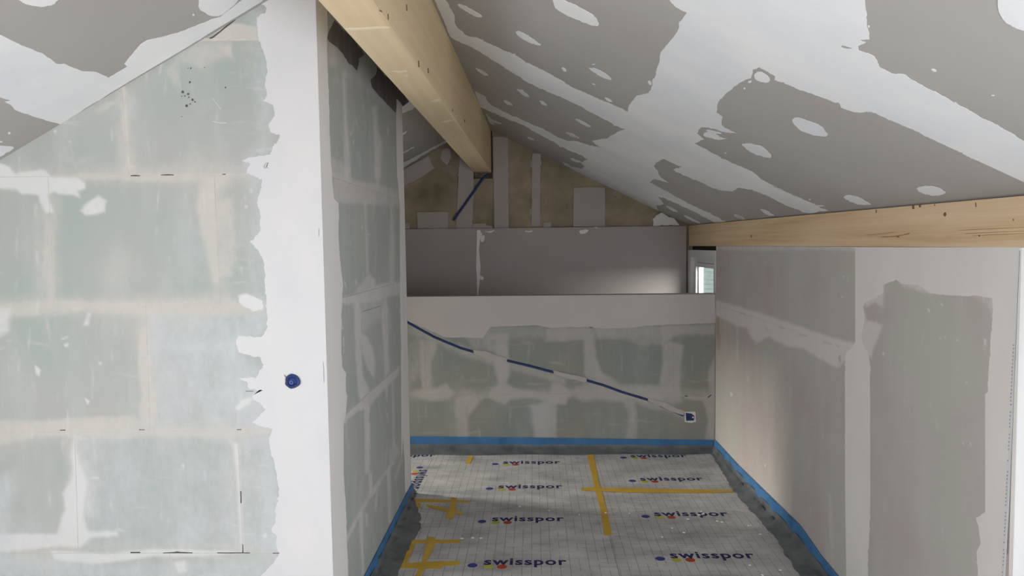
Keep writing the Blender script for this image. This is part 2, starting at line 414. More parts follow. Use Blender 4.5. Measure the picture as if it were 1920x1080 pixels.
wall_p = struct(hexa('wall_partition', lo, hi, M_MORT))

FS = []     # smears on the front face
smear(FS, 'C2 -300,95 0,90 280,85 600,78 1000,80 1400,80 1420,105 1000,118 800,122 600,105 300,130 200,190 0,165 -300,170', 5, .55)
smear(FS, 'C2 0,20 50,40 85,80 120,70 250,55 290,95 430,100 480,130 480,160 440,175 450,210 400,195 340,190 300,180 270,200 300,290 260,300 225,240 215,195 120,190 85,160 0,160 -60,150 -60,20', 4, .9, BWHITE)
smear(FS, 'C2 455,285 480,250 560,200 600,230 590,290 540,305 480,310', 4, .9, BWHITE)
smear(FS, 'C2 250,300 285,330 300,500 312,800 270,820 250,500', 6, .6)
smear(FS, 'C2 190,250 240,250 260,800 210,800', 10, .3)
smear(FS, 'C2 1130,110 1280,90 1275,140 1215,165 1222,330 1238,700 1195,690 1150,480 1100,250', 7, .75)
smear(FS, 'C2 1230,250 1310,200 1330,560 1300,640 1240,650', 8, .6)
smear(FS, 'C2 300,785 850,800 980,785 1240,800 1360,805 1480,870 1000,885 600,860 420,855 100,880 -100,900 -100,820', 7, .65)
smear(FS, 'C2 -100,840 60,840 50,960 0,990 -100,1000', 8, .6, BWHITE)
smear(FS, 'C2 490,860 512,860 500,930 468,930', 4, .8, BWHITE)
smear(FS, 'C2 830,870 1480,880 1500,980 1400,1080 835,1080', 12, .45, BLUISH)
smear(FS, 'C3 690,0 1100,0 1230,330 1200,400 700,400', 14, .45, BLUISH)
smear(FS, 'C3 648,-60 692,-60 700,200 722,220 715,395 660,385 640,330 650,250 635,90', 4, .75)
smear(FS, 'C3 0,360 200,365 450,350 620,342 700,395 1260,398 1262,414 1050,445 900,440 650,435 560,455 350,430 150,445 0,480 -200,480 -200,370', 6, .65)
smear(FS, 'C3 345,420 1100,420 1110,960 360,965', 14, .28, BLUISH)
smear(FS, 'C3 345,420 360,560 400,640 380,780 400,870 540,875 545,895 420,905 370,950 280,945 0,970 -100,970 -100,885 260,885 300,770 290,700 335,620 330,500', 5, .85, BWHITE)
smear(FS, 'C3 300,830 330,500 410,560 440,800', 18, .35, BWHITE)
smear(FS, 'C3 1072,465 1098,465 1112,700 1122,970 1110,970 1100,820 1088,640', 4, .8, BWHITE)
smear(FS, 'C3 1110,440 1250,420 1280,960 1125,965', 10, .45, BLUISH)
smear(FS, 'C3 230,962 500,978 700,955 1000,962 1110,972 950,990 700,990 560,1012 430,1028 250,1005', 4, .85, BWHITE)
smear(FS, 'C3 -100,980 250,1000 500,1030 1200,1000 1200,1100 -100,1100', 10, .5, BLUISH)
smear(FS, 'C3 800,1020 850,1010 860,1060 820,1068', 4, .8, BWHITE)
smear(FS, 'C3 0,640 40,600 45,1080 -60,1080 -60,640', 14, .4, BLUISH)
smear(FS, 'C1 1180,213 1250,152 1330,132 1400,140 1450,152 1452,222 1100,230', 3, .85)
smear(FS, 'C1 1010,290 1100,250 1200,232 1290,245 1300,325 1250,335 1130,390 1020,345', 9, .55)
smear(FS, 'C1 1250,270 1300,240 1300,320 1270,310', 4, .7)
smear(FS, 'C1 685,490 703,490 718,700 722,900 737,985 712,985 705,800 683,680 698,600', 3, .8)
smear(FS, 'C1 930,400 1010,300 1010,520 1000,520', 6, .4)
smear(FS, 'C1 1350,250 1420,230 1430,420 1370,420', 10, .25)
smear(FS, 'C1 330,870 420,900 540,880 500,930 380,915', 10, .3)
smear(FS, 'C1 530,620 600,570 660,575 560,640', 4, .5)
for s in ('C1 300,735 315,730 320,745 305,748', 'C1 385,790 397,788 398,800 388,802', 'C2 1378,255 1392,255 1390,275 1378,272', 'C2 1408,165 1416,165 1415,182 1408,182',
          'C2 360,1035 385,1030 382,1050 362,1050', 'C2 345,1005 380,990 382,998 350,1010', 'C3 453,98 467,95 466,108 455,108', 'C3 160,110 185,130 182,160 165,150', 'C3 390,262 412,275 405,290',
          'C3 425,625 457,625 455,632 425,632', 'C3 835,570 845,560 850,578 838,580', 'C3 1080,310 1110,270 1165,255 1150,285 1100,318', 'C3 1210,895 1225,880 1228,900 1212,905',
          'C2 1340,760 1390,750 1470,790 1480,840 1420,850 1350,810'):
    smear(FS, s, 2.5, .9, BWHITE)
for s in ('C1 1420,60 1500,45 1540,590 1545,700 1520,870 1385,975 1300,960 1460,800 1420,400', 'C2 1400,90 1500,100 1500,940 1330,1040 1290,1000 1420,850 1420,500', 'C3 1060,0 1090,45 1210,120 1240,440 1285,680 1280,1080 1190,1080 1220,600 1180,420 1020,300'):
    FS.insert(0, (T(s), 14, .40, BLUISH))
L = lambda x: 300 - 0.595 * x
def Hl(i, x): return (L(x), 73.0, 332 - .0108 * x, 575.5 - .0135 * x, 811 - .010 * x, 1037.0, 1275.0)[i]
def haze(a, b_, w, op, lst=None, c=BEIGE):
    lst = FS if lst is None else lst
    a, b_ = np.array(a, float), np.array(b_, float); d = (b_ - a) / np.linalg.norm(b_ - a); n = np.array([-d[1], d[0]]); P = []
    for t in np.linspace(0, 1, 7): P.append(a + (b_ - a) * t + n * w * (0.55 + 0.8 * rng.random()))
    for t in np.linspace(1, 0, 7): P.append(a + (b_ - a) * t - n * w * (0.55 + 0.8 * rng.random()))
    lst.insert(0, ([tuple(p) for p in P], w * 0.9, op, c))
def streaks(lst, n, x0, x1, y0, y1, lmax, c1, c2, wmax=2.0, pv=0.7):
    for k in range(n):
        x, y = rng.uniform(x0, x1), rng.uniform(y0, y1); Ls = rng.uniform(8, lmax); vert = rng.random() < pv; q = rng.normal(0, 0.10); wd_ = rng.uniform(0.6, wmax)
        dv = (q * Ls, Ls) if vert else (Ls, q * Ls); nx, ny = (wd_, 0) if vert else (0, wd_)
        lst.append(([(x - nx * .3, y - ny * .3), (x + dv[0] * .5 + nx, y + dv[1] * .5 + ny), (x + dv[0], y + dv[1]), (x + dv[0] * .5 - nx, y + dv[1] * .5 - ny)], 2.4, rng.uniform(.12, .45), c1 if rng.random() < .6 else c2))
for i in (2, 3, 4, 5): haze((-200, Hl(i, -200)), (520, Hl(i, 520)), 17, .42)
for a, b_ in (((90, 340), (103, 565)), ((402, 335), (414, 565)), ((274, 580), (282, 800)), ((140, 815), (147, 1030)), ((446, 815), (456, 1030)), ((318, 1040), (328, 1100)), ((233, 170), (242, 325)), ((-38, 580), (-32, 800))): haze(a, b_, 15, .40)
for k in range(170):
    x, y = rng.uniform(-60, 520), rng.uniform(60, 1090); Ls = rng.uniform(10, 60); vert = rng.random() < 0.72; q = rng.normal(0, 0.10); wd_ = rng.uniform(0.6, 2.6)
    dv = (q * Ls, Ls) if vert else (Ls, q * Ls); nx, ny = (wd_, 0) if vert else (0, wd_)
    FS.append(([(x - nx * .3, y - ny * .3), (x + dv[0] * .5 + nx, y + dv[1] * .5 + ny), (x + dv[0], y + dv[1]), (x + dv[0] * .5 - nx, y + dv[1] * .5 - ny)], 3.0, rng.uniform(.12, .5), BWHITE if rng.random() < .6 else BEIGE))
streaks(FS, 110, 415, 520, 60, 1070, 45, BWHITE, BLUISH, 2.2, 0.35)
for k in range(26):
    x, y = rng.uniform(-40, 480), rng.uniform(120, 1060); r = rng.uniform(15, 55)
    FS.insert(0, ([(x + r * rng.uniform(.5, 1.3) * math.cos(a), y + r * rng.uniform(.5, 1.4) * math.sin(a)) for a in np.linspace(0, 5.6, 8)], r * .55, rng.uniform(.12, .3), BEIGE if rng.random() < .5 else BLUISH))
def fblock(tops, bots): block('gypsum_block', [FRONT.hit(p) for p in tops], [FRONT.hit(p) for p in bots], FRONT.n, M_GYP, wall_p, FS, 0.0065)
fblock([(-50, 331), (60, L(60)), (229, L(229) + 1)], [(-50, 332.4), (241, Hl(2, 241) - 1)])
fblock([(233, L(233) + 1), (374, 77), (E(74), 74)], [(244, Hl(2, 244) - 1), (E(325), 325)])
fblock([(385, 71), (487, 10), (E(-54), L(591) + 2)], [(385, 72), (E(72), 72)])
def row(i, joints):
    for (a0, a1), (b0, b1) in zip(joints[:-1], joints[1:]):
        g = 0.3
        fblock([(a0 + g, Hl(i, a0) + g), (b0 - g, Hl(i, b0) + g)], [(a1 + g, Hl(i + 1, a1) - g), (b1 - g, Hl(i + 1, b1) - g)])
row(2, [(-225, -212), (90, 103), (402, 414), (E(325) + .3, E(568) + .3)])
row(3, [(-352, -345), (-41, -32), (274, 282), (E(568) + .3, E(805) + .3)])
row(4, [(-180, -174), (140, 147), (446, 456), (E(805) + .3, E(1037) + .3)])
row(5, [(-15, -8), (318, 328), (E(1037) + .3, E(1275) + .3)])
# smooth white corner coat on the front face
coat(FRONT, T('C1 1462,22 1500,45 1490,75 1445,100 1450,200 1470,260 1500,345 1505,400 1490,480 1500,540 1480,570 1535,590 1545,650 1510,700 1520,740 1575,760 1560,800 1540,820 1520,870 1400,885 1360,905 1410,920 1385,975 '
     'C2 1430,90 1475,110 1465,170 1445,240 1465,330 1465,400 1405,460 1450,505 1480,560 1490,700 1500,850 1505,940 1470,995 1340,990 1330,1040 1340,1080 C3 1085,45 1160,70 1200,75 1210,120 1190,150 1180,168 1090,170 1140,190 1150,220 1210,225 1165,240 '
     '1165,270 1200,290 1222,315 1160,375 1200,390 1255,405 1240,440 1245,500 1265,580 1285,680 1265,780 1270,830 1250,870 1275,900 1270,930 1285,975 1260,1020 1200,1080 1180,1180')
     + [(628, 1180), (E(1080), 1080), (E(900), 900), (E(500), 500), (E(0), 0), (E(-50), -50)], M_WHITE, wall_p, amp=1.3, step=2.6)
coat(FRONT, T('C2 1335,785 1375,750 1420,765 1475,790 1482,840 1430,852 1370,820'), M_WHITE, wall_p, 'filler_spot', amp=1.5)
# gaps left open in the joints
for s in ('C3 600,970 645,970 645,975 600,975', 'C3 750,973 800,970 815,967 830,970 885,972 885,976 750,976', 'C3 1000,972 1110,972 1150,973 1150,976 1000,976', 'C3 1106,690 1110,690 1111,745 1107,745',
          'C3 1115,935 1118,935 1119,972 1115,972', 'C3 1255,974 1285,974 1285,977 1255,977', 'C2 735,86 760,84 788,87 785,91 735,91', 'C2 905,83 940,80 978,82 975,86 905,86', 'C2 1250,79 1268,78 1268,82 1250,82',
          'C3 275,408 300,407 300,411 275,411', 'C3 640,406 665,406 665,409 640,409', 'C3 1090,405 1110,405 1110,408 1090,408', 'C1 1175,214 1195,205 1320,108 1325,112 1200,212 1185,218', 'C3 1130,229 1165,229 1165,231 1130,231'):
    coat(FRONT, T(s), M_GAP, wall_p, 'open_joint', amp=0.2, t=0.0014)
# mould specks (one part) and a pencilled mark
V, Fc = [], []
for x, y, r in ((1068, 463, 6), (1028, 517, 8), (1058, 530, 6), (1083, 561, 7), (1050, 595, 7), (1070, 585, 4), (1040, 540, 4), (1022, 541, 3), (1062, 547, 4), (1097, 573, 4), (1074, 383, 4), (1268, 492, 5), (1058, 383, 3), (1022, 655, 3), (1150, 380, 3)):
    c = len(V)
    for k in range(7):
        a = k * 2 * math.pi / 7; rr = r * (0.8 + 0.5 * rng.random()); V.append(FRONT.hit(((x + rr * math.cos(a)) / 3, (y + rr * math.sin(a)) / 3), 0.0012))
    Fc.append(tuple(range(c, c + 7)))
sp = link('mould_specks', V, Fc, M_GAP, wall_p); sp['kind'] = 'stuff'
def stroke(plane, px, wpx, mat, parent, name, lay=0.0):
    P = np.array(px, float); A, B = [], []
    for i in range(len(P)):
        d = P[min(i + 1, len(P) - 1)] - P[max(i - 1, 0)]; d /= max(np.linalg.norm(d), 1e-6); n = np.array([-d[1], d[0]]) * wpx / 2
        A.append(P[i] + n); B.append(P[i] - n)
    top = [plane.hit(p, 0.0005 + lay) for p in A + B]; k = len(A)
    return link(name, top, [(i, i + 1, k + i + 1, k + i) for i in range(k - 1)], mat, parent)
stroke(FRONT, T('C1 1508,917 1498,917 1487,930 1484,942 1490,947 1496,938 1508,917 1503,930 1500,942 1507,946'), 0.8, M_GRAPH, wall_p, 'pencil_mark', 0.0012)
for s in ('C3 1487,95 1490,130 1491,190', 'C2 1794,385 1793,430', 'C1 1195,683 1230,690 1275,692', 'C1 1195,550 1220,585 1243,615'):
    stroke(FRONT, T(s), 0.7, M_GRAPH if 'C1' not in s[:2] else M_WARMW, wall_p, 'scratch', 0.0012)

# the reveal (side face) of the partition
SS = []
smear(SS, 'S1 50,165 120,215 250,375 300,300 340,420 400,540 500,650 440,610 370,560 300,490 250,440 160,410 120,340 60,330', 7, .55, GREYF)
smear(SS, 'S1 100,420 300,440 480,640 500,760 410,560 250,470 120,480', 14, .25, GREYF)
for s in ('S1 148,380 172,380 178,680 205,900 205,1090 165,1090 165,700', 'S1 352,620 385,590 392,760 420,850 412,1090 370,1090 366,800',
          'S2 165,-20 205,-20 200,110 165,110', 'S2 365,-20 410,-20 400,140 380,140', 'S2 298,200 313,200 328,690 314,690', 'S2 270,775 330,690 370,735 375,790 240,825', 'S2 473,225 484,225 500,440 504,765 470,765 470,420'):
    smear(SS, s, 3.5, .75, GREYF)
smear(SS, 'S2 90,20 140,30 240,65 330,85 430,100 525,140 525,240 300,225 125,215 90,180', 6, .7, GREYF)
smear(SS, 'S2 100,60 330,90 400,160 250,210 100,160', 5, .5, (0.62, 0.56, 0.54))
smear(SS, 'S1 70,950 150,990 200,1050 100,1090 70,1090', 5, .5, GREYF)
smear(SS, 'S2 148,850 230,838 330,798 430,758 545,748 545,835 450,855 350,885 240,895 148,905', 3.5, .8, GREYF)
smear(SS, 'S3 225,0 450,-20 420,110 300,230 240,240', 8, .45, GREYF)
for s in ('S3 233,0 272,40 277,240 280,330 290,520 330,600 335,640 275,690 260,650 246,480 236,300', 'S3 268,230 320,258 355,330 372,420 367,535 340,505 310,450 285,360', 'S3 410,110 440,-20 457,60 467,490 440,530 428,300',
          'S3 160,815 190,760 260,700 290,690 330,630 430,545 500,488 542,448 525,520 470,575 430,612 345,720 332,765 300,745 250,765 190,812 160,855', 'S3 436,590 457,590 451,692', 'S3 296,730 337,730 331,900 320,985 310,900 300,860',
          'S3 488,560 500,700 502,1000 490,1000', 'S4 305,60 340,40 336,380 303,392', 'S4 178,805 260,648 350,498 490,305 503,315 430,412 370,524 330,565 270,675 188,845', 'S4 262,660 292,645 292,900 302,1070 284,1070 273,850',
          'S4 453,370 477,355 482,720 464,720', 'S4 330,390 350,380 355,500 330,530', 'S4 372,560 390,500 380,640 370,640', 'S4 305,660 322,660 322,740 312,740'):
    smear(SS, s, 3.0, .8, GREYF)
smear(SS, 'S4 475,240 500,150 545,245 500,315 478,295', 6, .6, GREYF)
smear(SS, 'S4 510,430 560,290 545,290 500,420', 4, .6, GREYF)
for s in ('S1 455,760 463,760 463,800 455,800', 'S1 202,785 210,785 210,805 202,805', 'S1 222,840 230,840 230,865 222,865', 'S3 150,190 158,190 158,215 150,215', 'S3 153,255 163,255 165,330 158,330', 'S3 158,345 165,345 165,365 158,365', 'S2 160,745 172,745 182,800 175,800', 'S2 235,740 245,740 248,770 240,770', 'S2 300,430 340,430 340,437 300,437', 'S2 280,370 288,370 286,400 278,400'):
    smear(SS, s, 1.3, 1.0, BWHITE)
streaks(SS, 110, 630, 752, 60, 1050, 60, GREYF, BWHITE, 1.6, 0.95)
zr = [FRONT.hit((E(y), y))[2] for y in (325, 567.5, 805, 1037)]
far_a, far_b = SIDE.hit((754, 200)), SIDE.hit((770.7, 918))
yfar = lambda z: far_a[1] + (far_b[1] - far_a[1]) * (z - far_a[2]) / (far_b[2] - far_a[2])
S3d = lambda y, z: (xz(z), y, z)
zrows = [None] + zr + [0.0]
vj = [((646, 250), (705.5, 250)), ((686, 450), (732.5, 450)), ((671, 620), (723.6, 620)), ((688, 790), (738, 750)), ((676, 1010), (729, 900))]
for i in range(5):
    ztop, zbot = zrows[i], zrows[i + 1]
    ys = [2.98] + [SIDE.hit(p)[1] for p in vj[i]] + [None]
    for j in range(3):
        def pt(y, z, top):
            yy = yfar(z if z else 2.4) if y is None else y
            zz = zc(-0.83, yy) - 0.004 if z is None else z
            return S3d(yy, zz)
        g = 0.0015
        block('gypsum_block', [pt(ys[j], ztop, 1), pt(ys[j + 1], ztop, 1)], [pt(ys[j], zbot, 0), pt(ys[j + 1], zbot, 0)], SIDE.n, M_GYPS, wall_p, SS, 0.009, t=0.010)
coat(SIDE, [(E(-50) + 1, -50), (E(0) + .6, 0), (E(1080) + .6, 1080), (628, 1180)] + T('S4 200,1440 190,1080 182,830 175,600 160,400 160,0 S3 160,1000 160,850 180,720 185,660 175,620 175,500 150,460 145,300 S2 145,1080 150,840 150,720 135,600 125,400 125,220 95,190 S1 75,1000 65,800 60,560 50,300 50,0 40,-200'), M_SIDEW, wall_p, amp=0.5)
coat(SIDE, T('S1 520,500 515,700 522,1080 S2 540,250 541,760 546,1080 S3 548,400 552,1080 S4 562,120 572,300 576,520') + [(770.2, 915), (764, 615), (757.2, 330), (753.5, 190)], M_SIDEW, wall_p, amp=0.4)
coat(SIDE, T('S1 50,150 62,100 100,30 250,190 300,260 262,290 250,370 200,325 160,260 120,215 80,185'), M_BROWN, wall_p, 'bare_patch', amp=1.2)
coat(SIDE, T('S1 340,430 375,400 380,340 520,470 600,580 560,610 515,560 512,655 470,610 410,550 385,520 350,480'), M_BROWN, wall_p, 'bare_patch', amp=1.2)
stroke(SIDE, T('S3 285,88 340,72 410,48'), 0.9, M_GRAPH, wall_p, 'scratch', 0.0005)

# ------------------------------------------------------------------ setting: low wall across the back
ZLOW = BACK.hit((1000, 554))[2]
wall_l = struct(boxes('wall_low', [(XL, XR - 0.002, 5.962, 6.08, -0.1, ZLOW)], M_MORT))
BS = []
for s, so, op in (('B1 110,205 250,215 258,270 215,380 215,635 150,645 120,450', 4, .7), ('B1 735,160 838,150 832,350 850,470 820,560 900,600 1160,638 1300,640 1300,722 1000,672 850,690 800,728 700,680 560,645 670,655 700,600 760,560 720,420 730,300', 5, .75),
                  ('B1 40,640 230,600 330,560 400,640 340,690 200,702 100,660', 5, .7), ('B1 400,680 500,655 640,660 560,760 510,820 505,1000 415,1000', 5, .6), ('B1 1020,740 1150,700 1225,655 1222,1000 1050,1000', 4, .75),
                  ('B2 -70,560 0,555 100,640 20,722 -70,722', 5, .7), ('B1 1140,110 1300,100 1300,212 1140,218', 4, .65), ('B2 0,100 250,105 290,200 0,212', 4, .65), ('B2 188,200 280,200 290,340 350,500 230,525 195,480', 4, .7),
                  ('B2 828,230 920,225 1000,250 980,420 970,620 850,645 800,580 830,400', 4, .7), ('B2 340,470 500,570 700,570 960,600 985,700 900,740 700,705 500,700 300,690 180,702 100,620 230,540', 7, .65),
                  ('B2 1250,330 1268,330 1268,1020 1180,1005 1200,860 1160,700 1220,650 1200,470', 4, .65), ('B2 955,640 1020,655 1140,668 1228,645 1180,690 1060,690', 3, .85), ('B2 510,690 600,700 620,800 622,1005 540,1005 560,800', 6, .6),
                  ('B2 270,100 830,90 920,110 900,250 740,240 650,270 560,200 300,190', 6, .5), ('B2 830,90 1268,80 1268,160 960,150 830,230', 4, .7), ('B1 20,50 200,150 560,290 830,360 1296,520 1296,560 800,430 450,330 20,120', 7, .55),
                  ('B1 500,190 740,160 740,300 560,280', 6, .45), ('B2 600,640 1060,800 1020,850 640,720', 7, .5), ('B1 20,200 130,210 130,440 20,600', 8, .25)):
    smear(BS, s, so, min(0.9, op + 0.12), DULLB)
smear(BS, 'B1 1000,720 1160,660 1160,1000 1060,1000', 12, .35, BLUISH)
for s in ('B1 690,98 900,90 1060,82 1140,100 1140,150 880,145 680,140',):
    smear(BS, s, 3, .5, (0.36, 0.40, 0.37))
streaks(BS, 120, 766, 1335, 625, 815, 55, DULLB, (0.56, 0.54, 0.52), 1.8, 0.35)
for y in (622, 738): haze((764, y), (1340, y), 9, .45, BS, DULLB)
zb = [ZLOW, BACK.hit((1050, 622))[2], BACK.hit((1050, 738.5))[2], 0.0]
xb = lambda p: BACK.hit((p, 700))[0]
jt = [[640, 797, 953, 1106, 1262.5], [719, 876, 1033, 1190, 1294 + 55], [640, 797, 953, 1110, 1262.5]]
jt = [jt[1], jt[0], jt[1]]
for i in range(3):
    xs_ = [XL + 0.6] + [xb(p) for p in jt[i] if xb(p) < XR - 0.05] + [XR - 0.003]
    for a, b_ in zip(xs_[:-1], xs_[1:]):
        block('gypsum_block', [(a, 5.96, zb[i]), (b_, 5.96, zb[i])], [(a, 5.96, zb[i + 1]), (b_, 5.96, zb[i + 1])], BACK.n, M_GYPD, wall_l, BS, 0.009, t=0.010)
coat(BACK, [(640, 558), (764, 556.8), (1341, 551.8)] + T('B2 1262,-20 1262,70 1100,72 900,80 720,88 560,105 430,110 300,110 240,100 0,100 B1 1296,100 1180,110 1140,100 1060,85 900,92 690,100 660,140 630,188 500,185 330,185 250,150 20,50 -500,-60'), M_PINKW, wall_l, amp=0.7)
for s in ('B2 1010,655 1035,655 1035,664 1010,662', 'B2 1195,668 1225,645 1228,652 1200,676', 'B1 775,352 820,362 818,370 778,360', 'B1 1190,455 1228,470 1225,478 1190,470', 'B2 235,98 268,102 262,108 240,106'):
    coat(BACK, T(s), M_GAP, wall_l, 'open_joint', amp=0.2)

# ------------------------------------------------------------------ setting: right wall of plasterboard
ZP = RIGHT.hit((1600, 462.8))[2]
YW = 5.955
wall_r = struct(boxes('wall_right', [(XR + 0.012, 1.745, YN + 0.004, YW + 0.02, -0.1, ZP)], M_PAINT))
RS = []
WW = (0.72, 0.68, 0.655); WH = (0.72, 0.70, 0.68)
smear(RS, 'R1 120,440 250,475 430,530 600,588 800,658 930,690 950,690 950,850 880,800 830,838 760,792 700,762 640,722 560,712 500,690 440,652 370,692 330,655 310,602 250,592 120,525', 4.5, .9, WW)
smear(RS, 'R1 120,100 945,100 945,155 700,150 400,158 120,150', 4, .55, WW)
smear(RS, 'R1 1060,330 1110,330 1100,490 1060,460 1000,480 990,450', 4.5, .8, WW)
smear(RS, 'R1 970,440 1010,560 1060,570 1100,590 1050,720 1030,780 980,720', 4, .85, WW)
smear(RS, 'R1 1180,320 1370,330 1380,410 1300,385 1220,365', 5, .7, WW)
smear(RS, 'R1 1600,400 1750,400 1750,560 1700,470', 5, .5, WW)
smear(RS, 'R1 250,590 262,590 258,800 250,800', 1.5, .4, WH)
smear(RS, 'R1 135,540 150,540 158,700 150,740 135,700', 2.5, .7, (0.42, 0.33, 0.25))
smear(RS, 'R2 720,640 735,640 750,900 750,1080 735,1080', 3, .25, WH)
for s in ('R1 1355,490 1370,490 1378,515 1365,510', 'R1 1430,455 1445,460 1455,480 1440,475', 'R1 1428,660 1436,655 1438,672 1430,674', 'R1 1458,655 1466,655 1466,668 1458,668', 'R1 1525,665 1542,665 1540,682 1527,682', 'R1 1098,745 1108,745 1108,765 1098,765', 'R1 865,305 876,300 874,315', 'R1 860,418 868,418 868,430 860,430',
          'R1 215,978 228,985 226,1000 216,994', 'R2 197,100 207,105 204,122 198,118', 'R2 1434,362 1443,362 1441,384 1436,384', 'R2 1472,368 1480,368 1480,390 1473,390', 'R2 1483,598 1496,604 1494,614', 'R2 1450,40 1460,40 1459,62 1452,62', 'R1 1690,665 1702,670 1700,708 1690,700', 'R2 378,490 388,480 384,500'):
    smear(RS, s, 1.1, .95, WH)
for s in ('R1 270,512 300,520 300,525 270,518', 'R1 495,595 530,604 530,609 495,600', 'R1 612,638 660,648 660,656 612,644', 'R1 755,684 805,698 805,704 755,692', 'R1 415,600 432,615 428,620', 'R1 900,850 915,840 912,960 902,950', 'R2 838,260 846,250 846,400 838,400', 'R2 848,600 856,600 858,660 850,660', 'R2 846,760 852,760 852,810 846,810', 'R1 830,708 848,712 846,718', 'R1 840,770 855,760 858,800 845,805'):
    smear(RS, s, 1.4, .7, (0.42, 0.39, 0.375))
streaks(RS, 60, 1350, 1860, 480, 1060, 40, WH, WW, 1.2, 0.8)
ym = RIGHT.hit((1608, 700))[1]; zm = RIGHT.hit((1450, 607))[2]
def rb(y0, y1, z0, z1): block('plasterboard_sheet', [(XR, y0, z1), (XR, y1, z1)], [(XR, y0, z0), (XR, y1, z0)], RIGHT.n, M_BOARDW, wall_r, RS, 0.0075, t=0.0118, gap=0.0002)
rb(YW, ym, zm, ZP); rb(YW, ym, 0.0, zm); rb(ym, YN + 0.002, 0.0, ZP)
edge_t, edge_b = (1913, 463.5), (1884, 1085)
coat(RIGHT, T('R1 940,135 940,690 885,750 880,860 R2 808,0 808,600 815,1080 820,1290 930,1290 930,1080 935,900 942,700 940,0 R1 1030,850 1015,760 985,700 975,640 990,560 985,480 1000,450 1030,440 1060,430 1100,400 1105,350 1180,322 1210,348 1300,352 1370,402 1500,415 1640,415 1735,430 1740,500 1725,700 1715,850 '
     'R2 1572,0 1570,95 1555,110 1555,740 1505,770 1530,900 1510,950 1515,1080 1515,1290') + [(1876, 1180), edge_b, (1899, 780), edge_t], M_WARMW, wall_r, amp=0.9, step=3.0)
# metal corner bead with its row of holes
bead = coat(RIGHT, [(1907, 464.5), (1913, 464.5), (1900, 780), (1884, 1085), (1879, 1180), (1870, 1180), (1878, 1085), (1895, 780)], M_PAINT, wall_r, 'corner_bead', amp=0.0, lay=0.0012)
V, Fc = [], []
for i in range(64):
    f = i / 63; y = 640 + f * 440
    if 760 < y < 772 or (868 < y < 884) or rng.random() < 0.06: continue
    x = 1909 - (y - 463.5) * 0.0470 - 0.5 + rng.normal(0, 0.25); c = len(V)
    for k in range(6):
        a = k * math.pi / 3; V.append(RIGHT.hit((x + 1.0 * math.cos(a), y + 1.5 * math.sin(a)), 0.0042))
    Fc.append(tuple(range(c, c + 6)))
h_ = link('bead_holes', V, Fc, simple('bead_hole', (0.28, 0.30, 0.36), (0.34, 0.36, 0.42), 9), wall_r); h_['kind'] = 'stuff'
stroke(RIGHT, [(1912, 470), (1905, 640), (1899, 800), (1888, 1040)], 1.0, M_GRAPH, wall_r, 'scratch', 0.003)

# ------------------------------------------------------------------ setting: gable wall with the pocket for the ridge beam
px0, px1 = GABLE.hit((887.5, 300))[0], GABLE.hit((923.5, 300))[0]
pz = GABLE.hit((905, 335))[2]
wall_g = struct(boxes('wall_gable', [(XL - 0.2, px0, YG, 7.3, -0.2, 3.0), (px1, XR + 0.11, YG, 7.3, -0.2, 3.0), (px0, px1, YG, 7.3, -0.2, pz), (px0, px1, 7.24, 7.3, pz, 3.0)], M_STONE))
zpt, = [PANEL.hit((1026, 426.5))[2]]
pxj = PANEL.hit((895.5, 500))[0]; pxr = PANEL.hit((1287, 480))[0]
sh1 = boxes('plasterboard_sheet', [(XL, pxj - 0.0015, 7.03, 7.0425, 0.0, zpt)], M_BOARDP, wall_g)
sh2 = boxes('plasterboard_sheet', [(pxj + 0.0015, pxr, 7.03, 7.0425, 0.0, zpt - 0.002)], M_BOARDP, wall_g)
boxes('batten', [(XL, pxr - 0.02, 7.0425, YG, zpt - 0.06, zpt - 0.01)], M_DARK, wall_g)
boxes('batten', [(pxr - 0.05, pxr - 0.004, 7.0425, YG, 0.0, zpt - 0.06)], M_DARK, wall_g)
coat(PANEL, [(894, 432), (900, 431), (904, 440), (900, 447), (898, 470), (901, 500), (899, 530), (897, 556), (894.5, 556), (893, 500)], M_SIDEW, wall_g, 'joint_filler', amp=0.25)
for s in ([(900, 444), (909, 440), (908, 452), (902, 455)], [(898, 515), (908, 520), (905, 526), (899, 523)], [(906, 434), (930, 431), (920, 437)], [(1085, 432), (1105, 430), (1098, 438), (1088, 439)], [(980, 433), (1000, 432), (995, 436)], [(1110, 425.5), (1122, 425.5), (1118, 428)]):
    coat(PANEL, s, M_SIDEW, wall_g, 'filler_spot', amp=0.8, t=0.001)

